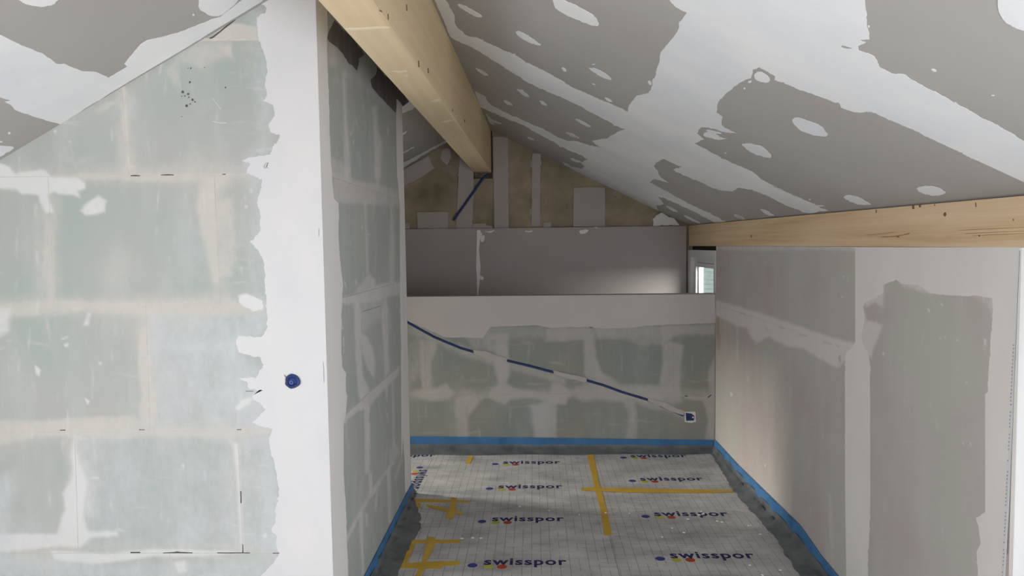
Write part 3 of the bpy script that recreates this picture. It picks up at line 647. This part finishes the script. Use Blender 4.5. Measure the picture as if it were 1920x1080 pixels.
# ------------------------------------------------------------------ setting: ceiling filler
coat(CEILR, [(1300, -70)] + T('K1 1560,0 1600,45 1672,82 1625,140 1610,205 1560,270 1505,335 1497,395 1480,440 1470,490 1450,520 1440,580 1425,600 1350,615 1300,680 1290,720 1230,690 1000,590 830,500 700,430 560,350 430,295 320,240 270,235 215,195 180,150 178,100 150,55 120,0 100,-100 0,-100 '
     '50,0 110,130 150,235 200,265 300,310 365,350 480,420 570,480 650,530 800,600 960,670 1080,735 1170,780 1250,825 1285,828 1230,845 1185,870 1165,890 1060,905 1080,925 1135,955 1000,920 900,905 800,855 700,810 600,765 500,720 420,680 380,625 310,585 325,640 345,690 450,735 560,780 700,850 800,905 900,960 1000,1000 '
     'K4 465,272 400,295 430,322 405,345 330,328 240,280 262,312 600,506 1060,704 1035,655 1100,642 1080,610 1050,580 1095,585 1200,632 1350,702 1480,772 1570,815 1650,805 1550,750 1400,680 1200,580 1060,500 980,460 1020,430 1140,462 1060,400 1050,360 1015,320 1050,285 1100,260 1160,290 1250,328 1180,350 1200,370 1300,410 1400,450 1500,500 1600,530 '
     'P1 330,55 360,35 430,45 540,90 640,140 750,175 850,160 740,110 600,50 490,0 K2 520,1080 460,1050 380,1010 330,965 220,920 100,860 5,805 60,785 20,750 45,715 120,725 180,745 240,750 215,740 160,705 165,660 130,635 140,575 185,525 270,460 325,440 335,390 370,378 460,430 455,450 540,480 640,520 740,555 820,580 830,605 900,630 1000,630 1060,655 1200,715 1400,810 1600,905 1860,1025 2000,1090 2330,1242 '
     '2330,1057 2000,873 1860,795 1790,750 1600,650 1400,540 1250,460 1190,420 1110,412 1050,380 1035,345 1015,315 930,285 925,260 970,238 935,225 990,222 990,190 975,150 965,0 960,-200'), M_CEILW, ceil_r, amp=0.9, step=3.0)
for s in ('K1 805,-20 900,5 1010,65 1080,100 1115,170 1040,160 900,100 825,55', 'K1 565,205 600,198 680,250 745,295 690,287 610,250', 'K1 190,25 240,35 350,95 357,112 320,110 230,60', 'K1 305,435 345,446 405,490 370,487',
          'K1 570,568 612,577 668,628 620,617', 'K1 488,642 522,648 560,680 520,674', 'K1 722,645 752,652 778,683 740,674', 'K1 945,760 992,772 1068,820 1010,808', 'K1 890,850 932,856 990,890 940,883', 'K1 640,880 672,883 697,903 660,897',
          'K1 1032,435 1078,438 1155,475 1198,520 1130,502', 'K1 862,433 888,436 902,461 880,460', 'K1 1140,626 1168,633 1200,658 1160,652', 'K1 915,1015 955,1024 1005,1046 950,1042', 'K1 1060,535 1078,540 1085,548 1068,545', 'K1 550,348 568,345 572,358 556,358', 'K1 1062,412 1082,412 1080,418 1064,417',
          'K1 1418,520 1440,520 1446,550 1430,545', 'K1 370,720 420,770 490,795 470,800 420,785', 'K1 400,790 440,808 430,790 390,740',
          'K4 265,36 302,38 397,92 340,78', 'K4 1110,655 1152,662 1232,712 1170,703', 'K4 1255,735 1302,742 1428,808 1360,798', 'K4 1690,732 1732,736 1785,775 1740,770', 'K4 1615,208 1625,206 1628,216 1620,218',
          'P1 475,150 512,156 567,190 520,187', 'P1 330,180 362,183 407,211 365,207', 'P1 930,82 980,73 1060,108 1092,130 1020,128 960,107', 'P1 1330,35 1400,22 1460,38 1502,65 1430,82 1350,62', 'P1 745,95 758,95 756,103 747,103', 'P1 785,130 830,132 830,136 790,138',
          'K2 550,680 575,658 640,678 720,708 767,770 680,762 600,735', 'K2 265,810 310,806 390,823 452,890 380,882 310,850', 'K2 280,495 292,493 292,503 283,503', 'K2 1335,388 1360,390 1370,406 1350,403', 'K2 1670,535 1695,537 1690,543', 'K2 305,458 328,452 325,466 310,467', 'K2 176,858 186,857 186,866 178,866',
          'K2 340,420 365,400 410,420 435,450 415,468 375,460 345,445', 'K2 60,745 110,745 160,780 200,775 150,790 90,775 55,765', 'K2 60,730 120,738 170,755 110,752', 'K2 1710,-60 1712,40 1725,85 1760,130 1830,168 1990,200 1990,-60', 'K2 980,145 990,145 992,155 983,155'):
    coat(CEILR, T(s), M_CEILW, ceil_r, 'filler_spot', amp=0.5, lay=0.0003, step=4)
for s in ('K2 835,255 860,262 895,272 870,274 832,264',):
    coat(CEILR, T(s), M_BOARD, ceil_r, 'bare_patch', amp=0.5, lay=0.0006)
coat(CEILL, T('C1 -300,50 0,195 120,255 240,300 320,360 360,358 460,400 540,405 610,438 650,415 715,375 700,360 740,310 790,250 830,225 1000,185 1200,105 1240,95 1330,25 1400,-30 1520,-30 1462,16 1180,186 1075,252 700,475 520,585 340,700 200,660 80,615 60,590 25,572 60,565 0,548 -300,450'), M_CEILW, ceil_l, amp=0.6)
for s in ('C1 0,820 90,825 40,862 -40,905 -200,980 -200,800', 'C1 -10,790 20,797 0,805', 'C1 90,-10 140,25 240,40 300,28 340,-10', 'C1 1120,-20 1115,50 1180,90 1240,92 1330,20 1345,-20', 'Q4 560,925 600,912 760,828 812,798 840,786 836,800 700,872 600,938 560,958', 'S1 540,600 620,568 660,580 640,625 555,660 530,660',
          'Q4 580,860 650,823 650,830 590,862', 'Q4 580,752 612,733 600,752 585,760', 'C1 1082,78 1095,80 1092,90 1084,90', 'C1 45,745 60,742 58,755 47,756'):
    coat(CEILL, T(s), M_CEILW, ceil_l, 'filler_spot', amp=0.5, lay=0.0003)

# ------------------------------------------------------------------ setting: the small stair window beyond the low wall
wl = XR
struct(boxes('trim_1', [(wl, wl + 0.11, 5.98, 7.06, 1.535, ZP - 0.035)], M_PAINT))                                  # white lintel
struct(boxes('trim_3', [(1.746, 1.776, YN - 0.001, 5.9, 1.55, 1.78)], M_PAINT))
struct(boxes('gap_shade', [(wl + 0.05, wl + 0.112, 5.976, 7.06, 1.56, 2.0)], M_DARK))  # dark strip closing the gap under the purlin, shade put into its colour
struct(boxes('wall_stair', [(wl, wl + 0.11, 5.976, 7.06, -0.1, 0.55), (wl, wl + 0.11, 6.90, 7.075, 0.55, 1.535), (wl, wl + 0.11, 5.976, 6.02, 0.55, 1.535)], M_PAINT))
win = boxes('window_1', [(wl + 0.035, wl + 0.10, 6.84, 6.90, 0.55, 1.535), (wl + 0.035, wl + 0.10, 6.02, 6.08, 0.55, 1.535), (wl + 0.035, wl + 0.10, 6.08, 6.84, 1.49, 1.535), (wl + 0.035, wl + 0.10, 6.08, 6.84, 0.55, 0.60)], M_FRAME)
struct(win)
boxes('sash', [(wl + 0.022, wl + 0.085, 6.79, 6.838, 0.605, 1.488), (wl + 0.022, wl + 0.085, 6.082, 6.13, 0.605, 1.488), (wl + 0.022, wl + 0.085, 6.13, 6.79, 1.452, 1.488), (wl + 0.022, wl + 0.085, 6.13, 6.79, 0.605, 0.65)], M_FRAME, win)
boxes('glazing_bead', [(wl + 0.045, wl + 0.062, 6.768, 6.79, 0.65, 1.452), (wl + 0.045, wl + 0.062, 6.13, 6.15, 0.65, 1.452)], M_FRAME, win)
boxes('window_pane', [(wl + 0.062, wl + 0.068, 6.15, 6.768, 0.65, 1.452)], M_GLASS, win)

# ------------------------------------------------------------------ neighbouring roof seen through the window
house = bpy.data.objects.new('neighbour_house', None); COL.objects.link(house); house.location = (6.0, 17.0, -5.0)
tag(house, 'neighbouring house with a pale tiled roof, seen outside through the small window', 'house')
def hchild(o): o.data.transform(Matrix.Translation(-Vector(house.location))); o.parent = house; return o
hchild(boxes('house_wall', [(1.8, 10.2, 13.4, 20.6, -5.0, 0.35)], M_RENDER))
for i in range(14):
    y0, z0 = 13.0 + i * 0.30, 0.30 + i * 0.072
    a = [(1.5, y0, z0), (10.5, y0, z0), (10.5, y0 + 0.34, z0 + 0.05), (1.5, y0 + 0.34, z0 + 0.05)]
    hchild(hexa('tile_course', a, [(p[0], p[1], p[2] + 0.05) for p in a], M_TILE))
a = [(1.5, 17.3, 1.28), (10.5, 17.3, 1.28), (10.5, 21.0, 0.35), (1.5, 21.0, 0.35)]
hchild(hexa('far_slope', a, [(p[0], p[1], p[2] + 0.06) for p in a], M_TILE))

# ------------------------------------------------------------------ timber
ZB = Plane((0, 7.05, 0), (0, 1, 0)).hit((921, 322.3))[2]
HB = Plane((0, 0, ZB), (0, 0, 1))
def line_at(p, q, y): return p + (q - p) * ((y - p[1]) / (q[1] - p[1]))
bl0, bl1 = HB.hit((600.5, 8)), HB.hit((886.7, 322)); br0, br1 = HB.hit((700, 5)), HB.hit((921, 322.3))
YE, YS = 7.16, -2.9
bl, brr = [line_at(bl0, bl1, y) for y in (YS, YE)], [line_at(br0, br1, y) for y in (YS, YE)]
up = np.array([0, 0, 0.56])
lp = [bl[0], brr[0], brr[1], bl[1]]
c_ = 0.012
def chamf(p, s, dz): return p + np.array([s, 0, dz])
prof0 = [bl[0] + (c_ / 2, 0, 0), brr[0] - (c_ / 2, 0, 0), brr[0] + (0, 0, c_ / 2), brr[0] + up, bl[0] + up, bl[0] + (0, 0, c_ / 2)]
prof1 = [bl[1] + (c_ / 2, 0, 0), brr[1] - (c_ / 2, 0, 0), brr[1] + (0, 0, c_ / 2), brr[1] + up, bl[1] + up, bl[1] + (0, 0, c_ / 2)]
beam = hexa('ridge_beam', prof0, prof1, M_BEAM)
RB = Plane.three(brr[0], brr[1], brr[0] + up)
for s in ('Q4 500,80 505,78 507,110 502,112', 'Q4 605,25 610,25 612,62 607,62', 'Q4 672,342 678,340 680,378 674,378', 'Q4 725,385 730,383 733,410 727,412', 'Q4 455,55 470,62 468,70 456,62', 'Q4 932,672 936,672 936,688 932,688', 'Q4 865,610 868,610 868,628 865,628'):
    prism(RB, T(s), 0.0006, M_KNOT, 'wood_knot', beam)
for s in ('Q4 260,162 400,155 510,150 512,160 400,166 262,170', 'Q4 520,400 570,402 610,396 610,404 560,410', 'Q4 805,682 870,672 872,679 808,690', 'Q4 740,570 795,555 800,575 745,576', 'Q4 590,425 608,418 620,430 606,438'):
    prism(HB, T(s), 0.0006, M_SCUFF, 'plaster_smear', beam, amp=0.6)
tag(rebase(beam), 'large pale glued spruce ridge beam under the roof peak, running to the gable', 'beam')
zq0, zq1 = ZP + 0.001, CEILR.z(XR, 4.0) - 0.006
sl = lambda x, y: CEILR.z(x, y) - 0.004
ya, yb_ = -2.9, 6.985
p0 = [(XR - 0.001, ya, zq0), (XR + 0.16, ya, zq0), (XR + 0.16, ya, sl(XR + 0.16, ya)), (XR - 0.001, ya, sl(XR, ya) - 0.004)]
p1 = [(XR - 0.001, yb_, zq0), (XR + 0.16, yb_, zq0), (XR + 0.16, yb_, sl(XR + 0.16, yb_)), (XR - 0.001, yb_, sl(XR, yb_) - 0.004)]
purlin = hexa('purlin', p0, p1, M_PURL)
PP = Plane((XR - 0.001, 0, 0), (1, 0, 0))
for s in ('P1 1485,170 1492,168 1496,180 1490,192 1482,190 1480,180', 'P1 1226,301 1236,299 1240,304 1230,307', 'P1 1110,155 1115,155 1115,172 1110,172', 'P1 430,290 434,290 434,308 430,308', 'P1 1430,124 1435,124 1435,134 1430,134', 'P1 1308,135 1320,130 1322,150 1310,152', 'P1 1345,128 1358,128 1356,142 1347,142', 'P1 1653,115 1658,115 1660,140 1655,140', 'P1 1858,202 1866,210 1860,216', 'P1 1672,292 1678,292 1678,302 1672,302'):
    prism(PP, T(s), 0.0006, M_KNOT, 'wood_knot', purlin)
for s in ('P1 1130,302 1200,298 1260,290 1300,278 1290,290 1220,303 1150,306', 'P1 1060,292 1160,284 1220,275 1220,277 1160,287 1060,295', 'P1 1560,266 1740,258 1920,250 1920,252 1740,261 1560,268', 'P1 1600,284 1760,276 1920,270 1920,272 1760,279 1600,287', 'P1 1640,296 1800,288 1920,284 1920,286 1800,291 1640,298'):
    prism(PP, T(s), 0.0005, simple('grain_dark', (0.34, 0.20, 0.09), (0.42, 0.26, 0.13), 20), 'grain_streak', purlin)
tag(rebase(purlin), 'planed spruce purlin with knots lying on top of the right wall', 'beam')

# ------------------------------------------------------------------ plasterboard strips fixed on the gable masonry
GS = 'plasterboard strips on the gable masonry'
def strip(name, s, label, t=0.022, mat=M_BOARDP, amp=0.0, blobs=()):
    o = prism(GABLE, T(s), t, mat, name, None, amp)
    for b_ in blobs: coat(GABLE, T(b_), M_ADH, o, 'adhesive_blob', amp=0.6, t=0.008)
    rebase(o); return tag(o, label, 'plasterboard', GS)
strip('plasterboard_strip', 'G 905,180 1042,180 1050,1026 917,1026', 'tallest grey plasterboard strip on the gable, just right of the ridge beam end', blobs=('G 1042,500 1052,520 1054,560 1044,580', 'G 950,1010 970,990 1015,990 1020,1012'))
strip('plasterboard_strip', 'G 600,330 722,350 726,700 712,1026 566,1026 585,600', 'grey plasterboard strip running up behind the ridge beam, crossed by the blue conduit', blobs=('G 578,520 590,510 592,545 580,545', 'G 715,510 728,515 726,540 716,540', 'G 600,1012 625,995 660,998 672,1015'))
strip('plasterboard_strip', 'G 1265,332 1343,332 1338,1000 1260,998', 'narrowest plasterboard strip with lumpy adhesive along its left edge', blobs=('G 1262,390 1250,400 1247,440 1256,470 1266,465', 'G 1262,560 1250,580 1246,630 1256,665 1266,650', 'G 1262,830 1245,845 1238,890 1248,915 1264,905', 'G 1340,380 1352,400 1350,440 1340,440'))
strip('plasterboard_offcut', 'K4 340,506 470,498 605,502 605,834 335,834', 'wide upright plasterboard offcut standing right of the narrow strips', blobs=('K4 340,815 400,795 440,810 440,830 340,830', 'K4 530,810 570,800 575,830 530,830'))
strip('plasterboard_offcut', 'G 205,872 492,870 492,1026 210,1026', 'small landscape plasterboard offcut left of the conduit, low on the gable')
strip('plasterboard_offcut', 'G 60,490 310,355 335,390 340,430 370,465 245,550 60,645', 'slanting torn plasterboard piece following the left roof slope', amp=0.5)
strip('plasterboard_offcut', 'G 440,300 470,285 515,300 522,360 500,410 485,440 450,415 425,380', 'rounded scrap of board with adhesive beside the ridge beam at the left', amp=0.8, t=0.02)
strip('plasterboard_offcut', 'G 718,980 840,975 842,992 900,1005 900,1026 716,1026', 'flat ledge piece of board between the two strips under the ridge beam', t=0.02)
strip('plasterboard_offcut', 'G 85,972 140,975 138,1026 85,1026', 'tiny board scrap at the far left foot of the gable, beside the partition')
strip('plasterboard_offcut', 'G 1372,975 1440,965 1438,1018 1370,1020', 'tiny crumbly board scrap between the narrow strip and the wide offcut', amp=0.8)
strip('plaster_lump', 'K4 1005,770 1040,735 1080,715 1200,775 1235,820 1010,826', 'pale lump of plaster in the right corner of the gable under the slope', mat=M_SIDEW, amp=1.2, t=0.03)
for p in wall_g.children: pass
for s in ('G 420,430 460,440 540,420 580,470 585,560 540,560 500,500 450,520', 'K4 610,540 720,575 700,590 615,560', 'G 590,560 575,540 580,575'):
    coat(GABLE, T(s), simple('mortar_dull', (0.22, 0.19, 0.15), (0.30, 0.26, 0.21), 20), wall_g, 'mortar_patch', amp=1.5, t=0.004)

# ------------------------------------------------------------------ conduits and boxes
r_c = 0.0125
a0, a1 = GABLE.hit((908, 331), 0.05), GABLE.hit((850, 413.5), 0.06)
o = tube('conduit', [GABLE.hit((915, 327), 0.02), a0, a1], 0.0115, M_BLUE)
tag(rebase(o), 'short blue conduit hanging slanted out of the gable below the ridge beam', 'conduit')
OFFC = -0.005
pth = T('B1 -40,20 20,62 110,112 230,178 340,225 450,270 540,296 680,330 830,372 1000,412 1200,465 1296,490 B2 0,478 220,532 350,570 500,625 700,685 850,750 1000,815')
o = tube('conduit', [BACK.hit(p, OFFC) for p in pth], 0.0125, M_BLUE)
M_CH = filler('channel_filler', (0.45, 0.425, 0.405), (0.53, 0.505, 0.485), (1, 1, 1), 8)
for s in ('B1 548,288 640,290 770,340 825,356 822,384 760,380 640,350 556,312', 'B1 1195,448 1296,476 B2 215,512 216,548 B1 1296,512 1205,480', 'B2 715,672 860,715 1010,780 1000,815 860,765 712,698'):
    coat(BACK, T(s), M_CH, wall_l, 'channel_filler', amp=0.7, t=0.0085)
tag(rebase(o), 'long blue conduit sunk slanting into the low gypsum wall at the back', 'conduit')

def socket_ring(plane, c, rx, ry, name, wob, hole=True):
    N_ = 22; out = []
    for k in range(N_):
        a = 2 * math.pi * k / N_; w = 1 + wob * math.sin(3 * a + 1) + rng.normal(0, wob * 0.5); out.append((c[0] + rx * w * math.cos(a), c[1] + ry * w * math.sin(a)))
    rings = [(1.0, 0.002), (0.88, 0.011), (0.64, 0.009), (0.54, 0.006), (0.40, 0.004)]
    V, Fc = [], []
    for s, h in rings:
        for p in out: V.append(plane.hit((c[0] + (p[0] - c[0]) * s - (1 - s) * 1.5, c[1] + (p[1] - c[1]) * s + (1 - s) * 1.2), h))
    for i in range(len(rings) - 1):
        for k in range(N_): Fc.append((i * N_ + k, i * N_ + (k + 1) % N_, (i + 1) * N_ + (k + 1) % N_, (i + 1) * N_ + k))
    Fc.append(tuple((len(rings) - 1) * N_ + k for k in range(N_)))
    return link(name, V, Fc, M_BLUE, None)
M_BLUE2 = simple('blue_plug', (0.008, 0.02, 0.10), (0.016, 0.04, 0.17), 30, rough=0.5, spec=0.4)
box1 = socket_ring(FRONT, (548.5, 715), 14.5, 13.8, 'flush_box', 0.05); box1.data.materials[0] = M_BLUE2
cc = FRONT.hit((547.5, 716.5))
def disc_ring(name, c, r0, r1, y, par, mat):
    V, Fc = [], []
    for r, yy in ((r1, y), (r1, y - 0.012), (r0, y - 0.012), (r0, y - 0.002)):
        for k in range(14): V.append((c[0] + r * math.cos(k * math.pi / 7), yy, c[2] + r * math.sin(k * math.pi / 7)))
    for i in range(3):
        for k in range(14): Fc.append((i * 14 + k, i * 14 + (k + 1) % 14, (i + 1) * 14 + (k + 1) % 14, (i + 1) * 14 + k))
    Fc.append(tuple(42 + k for k in range(14)))
    return link(name, V, Fc, mat, par)
disc_ring('conduit_stub', cc, 0.003, 0.0085, 2.982, box1, simple('blue_stub', (0.05, 0.10, 0.32), (0.06, 0.13, 0.40), 9, rough=0.5))
prism(FRONT, [(532, 702), (536, 705), (538, 709), (535, 708)], 0.002, M_GRAPH, 'torn_flap', box1)
tag(rebase(box1), 'round dark blue flush box in the white plastered corner of the left partition', 'electrical box')
box2 = prism(BACK, [(1286, 774.5), (1290, 775), (1297, 776), (1302, 780), (1301, 788.5), (1287, 789)], 0.012, M_BLUE2, 'flush_box')
frame_px = [(1284, 772), (1304, 772), (1305, 791), (1296, 793), (1284, 791)]
prism(BACK, frame_px, 0.003, M_SIDEW, 'plaster_collar', box2)
prism(BACK, [(1298, 781), (1300.5, 781), (1300.5, 784), (1298, 784)], 0.0135, M_SIDEW, 'plaster_dab', box2)
tag(rebase(box2), 'small squarish blue flush box low on the back wall near the right corner', 'electrical box')

# ------------------------------------------------------------------ floor insulation
def sheet(x0, x1, y0, y1, label):
    o = boxes('insulation_board', [(x0 + 0.001, x1 - 0.001, y0 + 0.001, y1 - 0.001, -0.04, 0.0)], M_SHEET)
    tag(o, label, 'insulation'); return o
xt = FLOOR.hit((1115, 900))[0]; yt = FLOOR.hit((1230, 919))[1]; yt2 = FLOOR.hit((820, 935))[1]
ys1 = FLOOR.hit((1140, 1003))[1]
XE = XR - 0.018; XSI = XSB + 0.03; YB_ = 2.9
boards = {
 'a': sheet(xt, XE, yt, 5.942, 'printed grey insulation board in the far right corner of the floor'),
 'b': sheet(xt, XE, YB_, yt, 'printed grey insulation board along the right wall, nearer than the cross tape'),
 'c': sheet(XSI, xt, yt2, 5.942, 'printed grey insulation board against the low back wall, left of the long tape'),
 'd': sheet(XSI, xt, YB_, yt2, 'printed grey insulation board on the floor beside the partition'),
 'e': sheet(-3.15, XSI, YF + 0.04, 5.942, 'printed insulation board on the floor behind the end of the partition'),
 'f': sheet(-3.15, XE, -2.95, YB_, 'insulation board nearest the viewer on the floor')}
def fp(p): return FLOOR.hit(p)
fc = bpy.data.curves.new('printed_word', 'FONT'); fc.body = 'swisspor'; fc.offset = 0.026; fc.space_character = 1.12; fc.resolution_u = 3
fo = bpy.data.objects.new('printed_word', fc); COL.objects.link(fo)
bpy.context.view_layer.update()
tm = bpy.data.meshes.new_from_object(fo.evaluated_get(bpy.context.evaluated_depsgraph_get()))
bpy.data.objects.remove(fo)
co = np.array([v.co[:] for v in tm.vertices]); cw = co[:, 0].max() - co[:, 0].min(); cx0 = co[:, 0].min()
XH = 0.53
def word(par, p0, wd, xh, rot=0.0):
    me = tm.copy(); me.materials.clear(); me.materials.append(M_NAVY)
    Mx = Matrix.Translation((p0[0], p0[1], 0.0006)) @ Matrix.Rotation(rot, 4, 'Z') @ Matrix.Diagonal((wd / cw, xh / XH, 1, 1)) @ Matrix.Translation((-cx0, 0, 0))
    me.transform(Mx)
    o = bpy.data.objects.new('printed_word', me); COL.objects.link(o); o.parent = par
    for dx, dy, m in ((-0.058, -0.008, M_INDIGO), (0.026, -0.024, M_LIME), (0.096, -0.024, M_RED)):
        V = []
        for k in range(20):
            a = 2 * math.pi * k / 20; q = Matrix.Rotation(rot, 4, 'Z') @ Vector((dx + 0.026 * math.cos(a), dy + 0.026 * math.sin(a), 0)); V.append((p0[0] + q[0], p0[1] + q[1], 0.0006))
        link('printed_dot', V, [tuple(range(20))], m, par)
def place(par, xa, xb_, y):
    a, b_ = fp((xa, y)), fp((xb_, y)); word(par, a, np.linalg.norm(b_ - a), 0.064, math.atan2(b_[1] - a[1], b_[0] - a[0]) * 0.0)
place(boards['c'], 943, 1051, 869.5); place(boards['c'], 934, 1055, 915.5); place(boards['d'], 922, 1058, 977); place(boards['d'], 907, 1063, 1059)
place(boards['a'], 1183, 1289, 857.5); place(boards['a'], 1201, 1320, 901); place(boards['b'], 1228, 1367, 967.5); place(boards['b'], 1258, 1417.5, 1046.5)
e_ = fp((815.5, 856)); word(boards['c'], e_ - np.array([0.435, 0, 0]), 0.435, 0.064)
s_ = fp((787, 881)); word(boards['c'], s_, 0.435, 0.064, -math.pi / 2)
for y in (5.0, 4.4):
    pass

TG = 'yellow tape on the insulation boards'
def tape(s, label, lay=0.0008):
    o = prism(FLOOR, T(s), 0.0006, M_TAPE, 'adhesive_tape', None, 0.35, off=lay)
    rebase(o); tag(o, label, 'tape', TG)
tape('F1 1382,108 1428,108 1455,240 1482,360 1530,530 1565,700 1508,706 1490,560 1470,470 1440,370 1410,230', 'longest yellow tape, running lengthwise down the middle of the floor')
tape('F1 1342,364 1400,360 F2 20,442 300,448 900,458 910,472 700,478 300,476 20,470 F1 1400,384 1342,380', 'yellow tape crossing sideways from the long tape to the right edge of the floor', 0.0016)
tape('F1 505,188 535,132 568,136 545,190', 'short stub of yellow tape near the back wall')
tape('F1 130,440 540,456 538,470 150,466', 'thin sideways yellow tape just past the end of the partition')
tape('F1 140,468 185,470 195,512 160,505', 'torn bit of yellow tape hard against the partition corner')
tape('F1 225,480 370,510 490,536 484,555 370,532 230,497', 'slanting yellow tape below the thin sideways one', 0.0014)
tape('F1 405,430 445,436 440,520 418,588 366,582 385,520 410,470', 'short lengthwise yellow tape crossing the thin sideways tape', 0.0022)
tape('F1 130,737 470,737 472,760 130,762', 'upper sideways yellow tape of the ladder shape in the left foreground')
tape('F1 50,908 300,892 470,888 474,916 350,925 330,945 45,942', 'lower sideways yellow tape of the ladder shape in the left foreground')
tape('F1 238,714 292,718 288,780 232,890 185,1010 145,1010 200,880 225,780', 'lengthwise yellow tape through the middle of the ladder shape', 0.0016)
tape('F1 118,740 160,740 70,940 45,938', 'slanting yellow tape beside the grey film at the left foreground', 0.0014)

# ------------------------------------------------------------------ blue edge strips with grey film skirts
def edge_strip(path_w, inward, hts, outs, label, wob=1.0):
    """path_w: points along the wall foot; inward: unit vector into the room; hts: top heights; outs: reach of the film"""
    P = [np.array(p, float) for p in path_w]; n = len(P); inw = np.array(inward, float)
    up = np.array([0, 0, 1.0]); V, Fc = [], []
    for i, p in enumerate(P):
        w = 0.002 * math.sin(i * 0.9) * wob + rng.normal(0, 0.0008) * wob
        for a, h in ((0.0, -0.04), (0.0, hts[i]), (0.005, hts[i] + 0.002), (0.011 + w, hts[i] - 0.003), (0.013 + w, hts[i] * 0.45), (0.014 + w, -0.04)): V.append(p + inw * a + up * h)
    m = 6
    for i in range(n - 1):
        for k in range(m - 1): Fc.append((i * m + k, i * m + k + 1, (i + 1) * m + k + 1, (i + 1) * m + k))
    Fc += [tuple(range(m)), tuple(range((n - 1) * m + m - 1, (n - 1) * m - 1, -1))]
    o = link('edge_strip', V, Fc, M_FOAM)
    V, Fc = [], []; m = 7
    for i, p in enumerate(P):
        w = rng.normal(0, 0.003) * wob; d = outs[i]
        for a, h in ((0.0145, hts[i] * 0.52), (0.017, hts[i] * 0.40 + w), (0.022 + d * 0.08, hts[i] * 0.22 + w), (0.022 + d * 0.25, 0.013 + abs(w) * 1.5), (d * 0.55, 0.004 + abs(rng.normal(0, 0.003))), (d * 0.8, 0.003 + abs(rng.normal(0, 0.0015))), (d, 0.0012)): V.append(p + inw * a + up * h)
    for i in range(n - 1):
        for k in range(m - 1): Fc.append((i * m + k, i * m + k + 1, (i + 1) * m + k + 1, (i + 1) * m + k))
    link('film_skirt', V, Fc, M_FILM, o, smooth=True)
    rebase(o); return tag(o, label, 'edge strip', 'blue foam edge strips round the floor')
hB = BACK.hit((1000, 820.5))[2]
nB = 60; xsB = np.linspace(-2.2, XR - 0.018, nB)
pr = project(np.array([[x, 5.96, hB] for x in xsB]))[:, 0]
topB = np.interp(pr, [600, 769, 1000, 1342], [815, 818, 820.5, 825])
hBs = [BACK.hit((px_, t_))[2] for px_, t_ in zip(pr, topB)]
outB = [0.115 + 0.01 * math.sin(i * 0.5) for i in range(nB)]
edge_strip([(x, 5.958, 0) for x in xsB], (0, -1, 0), hBs, outB, 'blue foam edge strip with grey film along the foot of the low back wall')
nR = 90; ysR = np.linspace(5.955, YN + 0.05, nR)
rt = [(1343, 826), (1386, 872.6), (1440.8, 925.8), (1503, 986.7), (1540, 1040), (1573, 1080), (1650, 1165)]
ry, rz = zip(*[(RIGHT.hit(p)[1], RIGHT.hit(p)[2]) for p in rt])
hR = np.interp(-ysR, [-y for y in ry], rz)
fe = [fp(p) for p in [(1333, 851), (1366, 904), (1375, 919), (1404, 953), (1459, 1015), (1498, 1080)]]
oR = np.interp(-ysR, [-p[1] for p in fe], [XR - p[0] for p in fe])
hR = np.clip(hR, 0.06, 0.125)
edge_strip([(XR - 0.001, y, 0) for y in ysR], (-1, 0, 0), list(hR), list(oR + rng.normal(0, 0.004, nR)), 'blue foam edge strip with wide wrinkled film along the foot of the right wall', 1.6)
fl = [(770.7, 918), (737.8, 986.7), (713, 1029), (689, 1080), (650, 1165)]
ly_, lz_ = zip(*[(SIDE.hit(p)[1], SIDE.hit(p)[2]) for p in fl])
nL = 60; ysL = np.linspace(YF - 0.0, 2.99, nL)
hL = np.clip(np.interp(-ysL, [-y for y in ly_], lz_), 0.07, 0.14)
fe = [fp(p) for p in [(776, 938), (783, 952), (790, 972), (789, 990), (775, 1015), (755, 1055), (745, 1080)]]
oL = np.interp(-ysL, [-p[1] for p in fe], [max(0.03, p[0] - XSB) for p in fe])
edge_strip([(xz(0.05) + 0.001, y, 0) for y in ysL], (1, 0, 0), list(hL), list(oL + rng.normal(0, 0.004, nL)), 'blue foam edge strip with bulging film along the foot of the left partition', 1.4)

# crumbs of plaster scattered on the floor
V, Fc = [], []
spots = T('F2 675,615 825,692 1030,716 1018,718 580,670 550,768 463,735 1025,1003 1115,1075 790,685 390,800 F1 1370,88 1385,84 1400,90 650,90 1110,530 1330,560 1520,545 1690,550 1040,440 900,500 480,730 560,726 620,728 F2 690,630 660,640 1245,1040 1100,780')
for p in spots:
    c = fp(p); n0 = len(V); r = 0.006 + 0.006 * rng.random()
    for h, s in ((0.0005, 1.0), (0.004, 0.6)):
        for k in range(6):
            a = k * math.pi / 3; rr = r * s * (0.7 + 0.6 * rng.random()); V.append((c[0] + rr * math.cos(a), c[1] + rr * math.sin(a), h + 0.001))
    for k in range(6): Fc.append((n0 + k, n0 + (k + 1) % 6, n0 + 6 + (k + 1) % 6, n0 + 6 + k))
    Fc.append(tuple(n0 + 6 + k for k in range(6)))
cr = link('plaster_crumbs', V, Fc, M_CRUMB); cr['kind'] = 'stuff'
tag(cr, 'scattered white crumbs and dust of plaster on the floor insulation', 'debris')
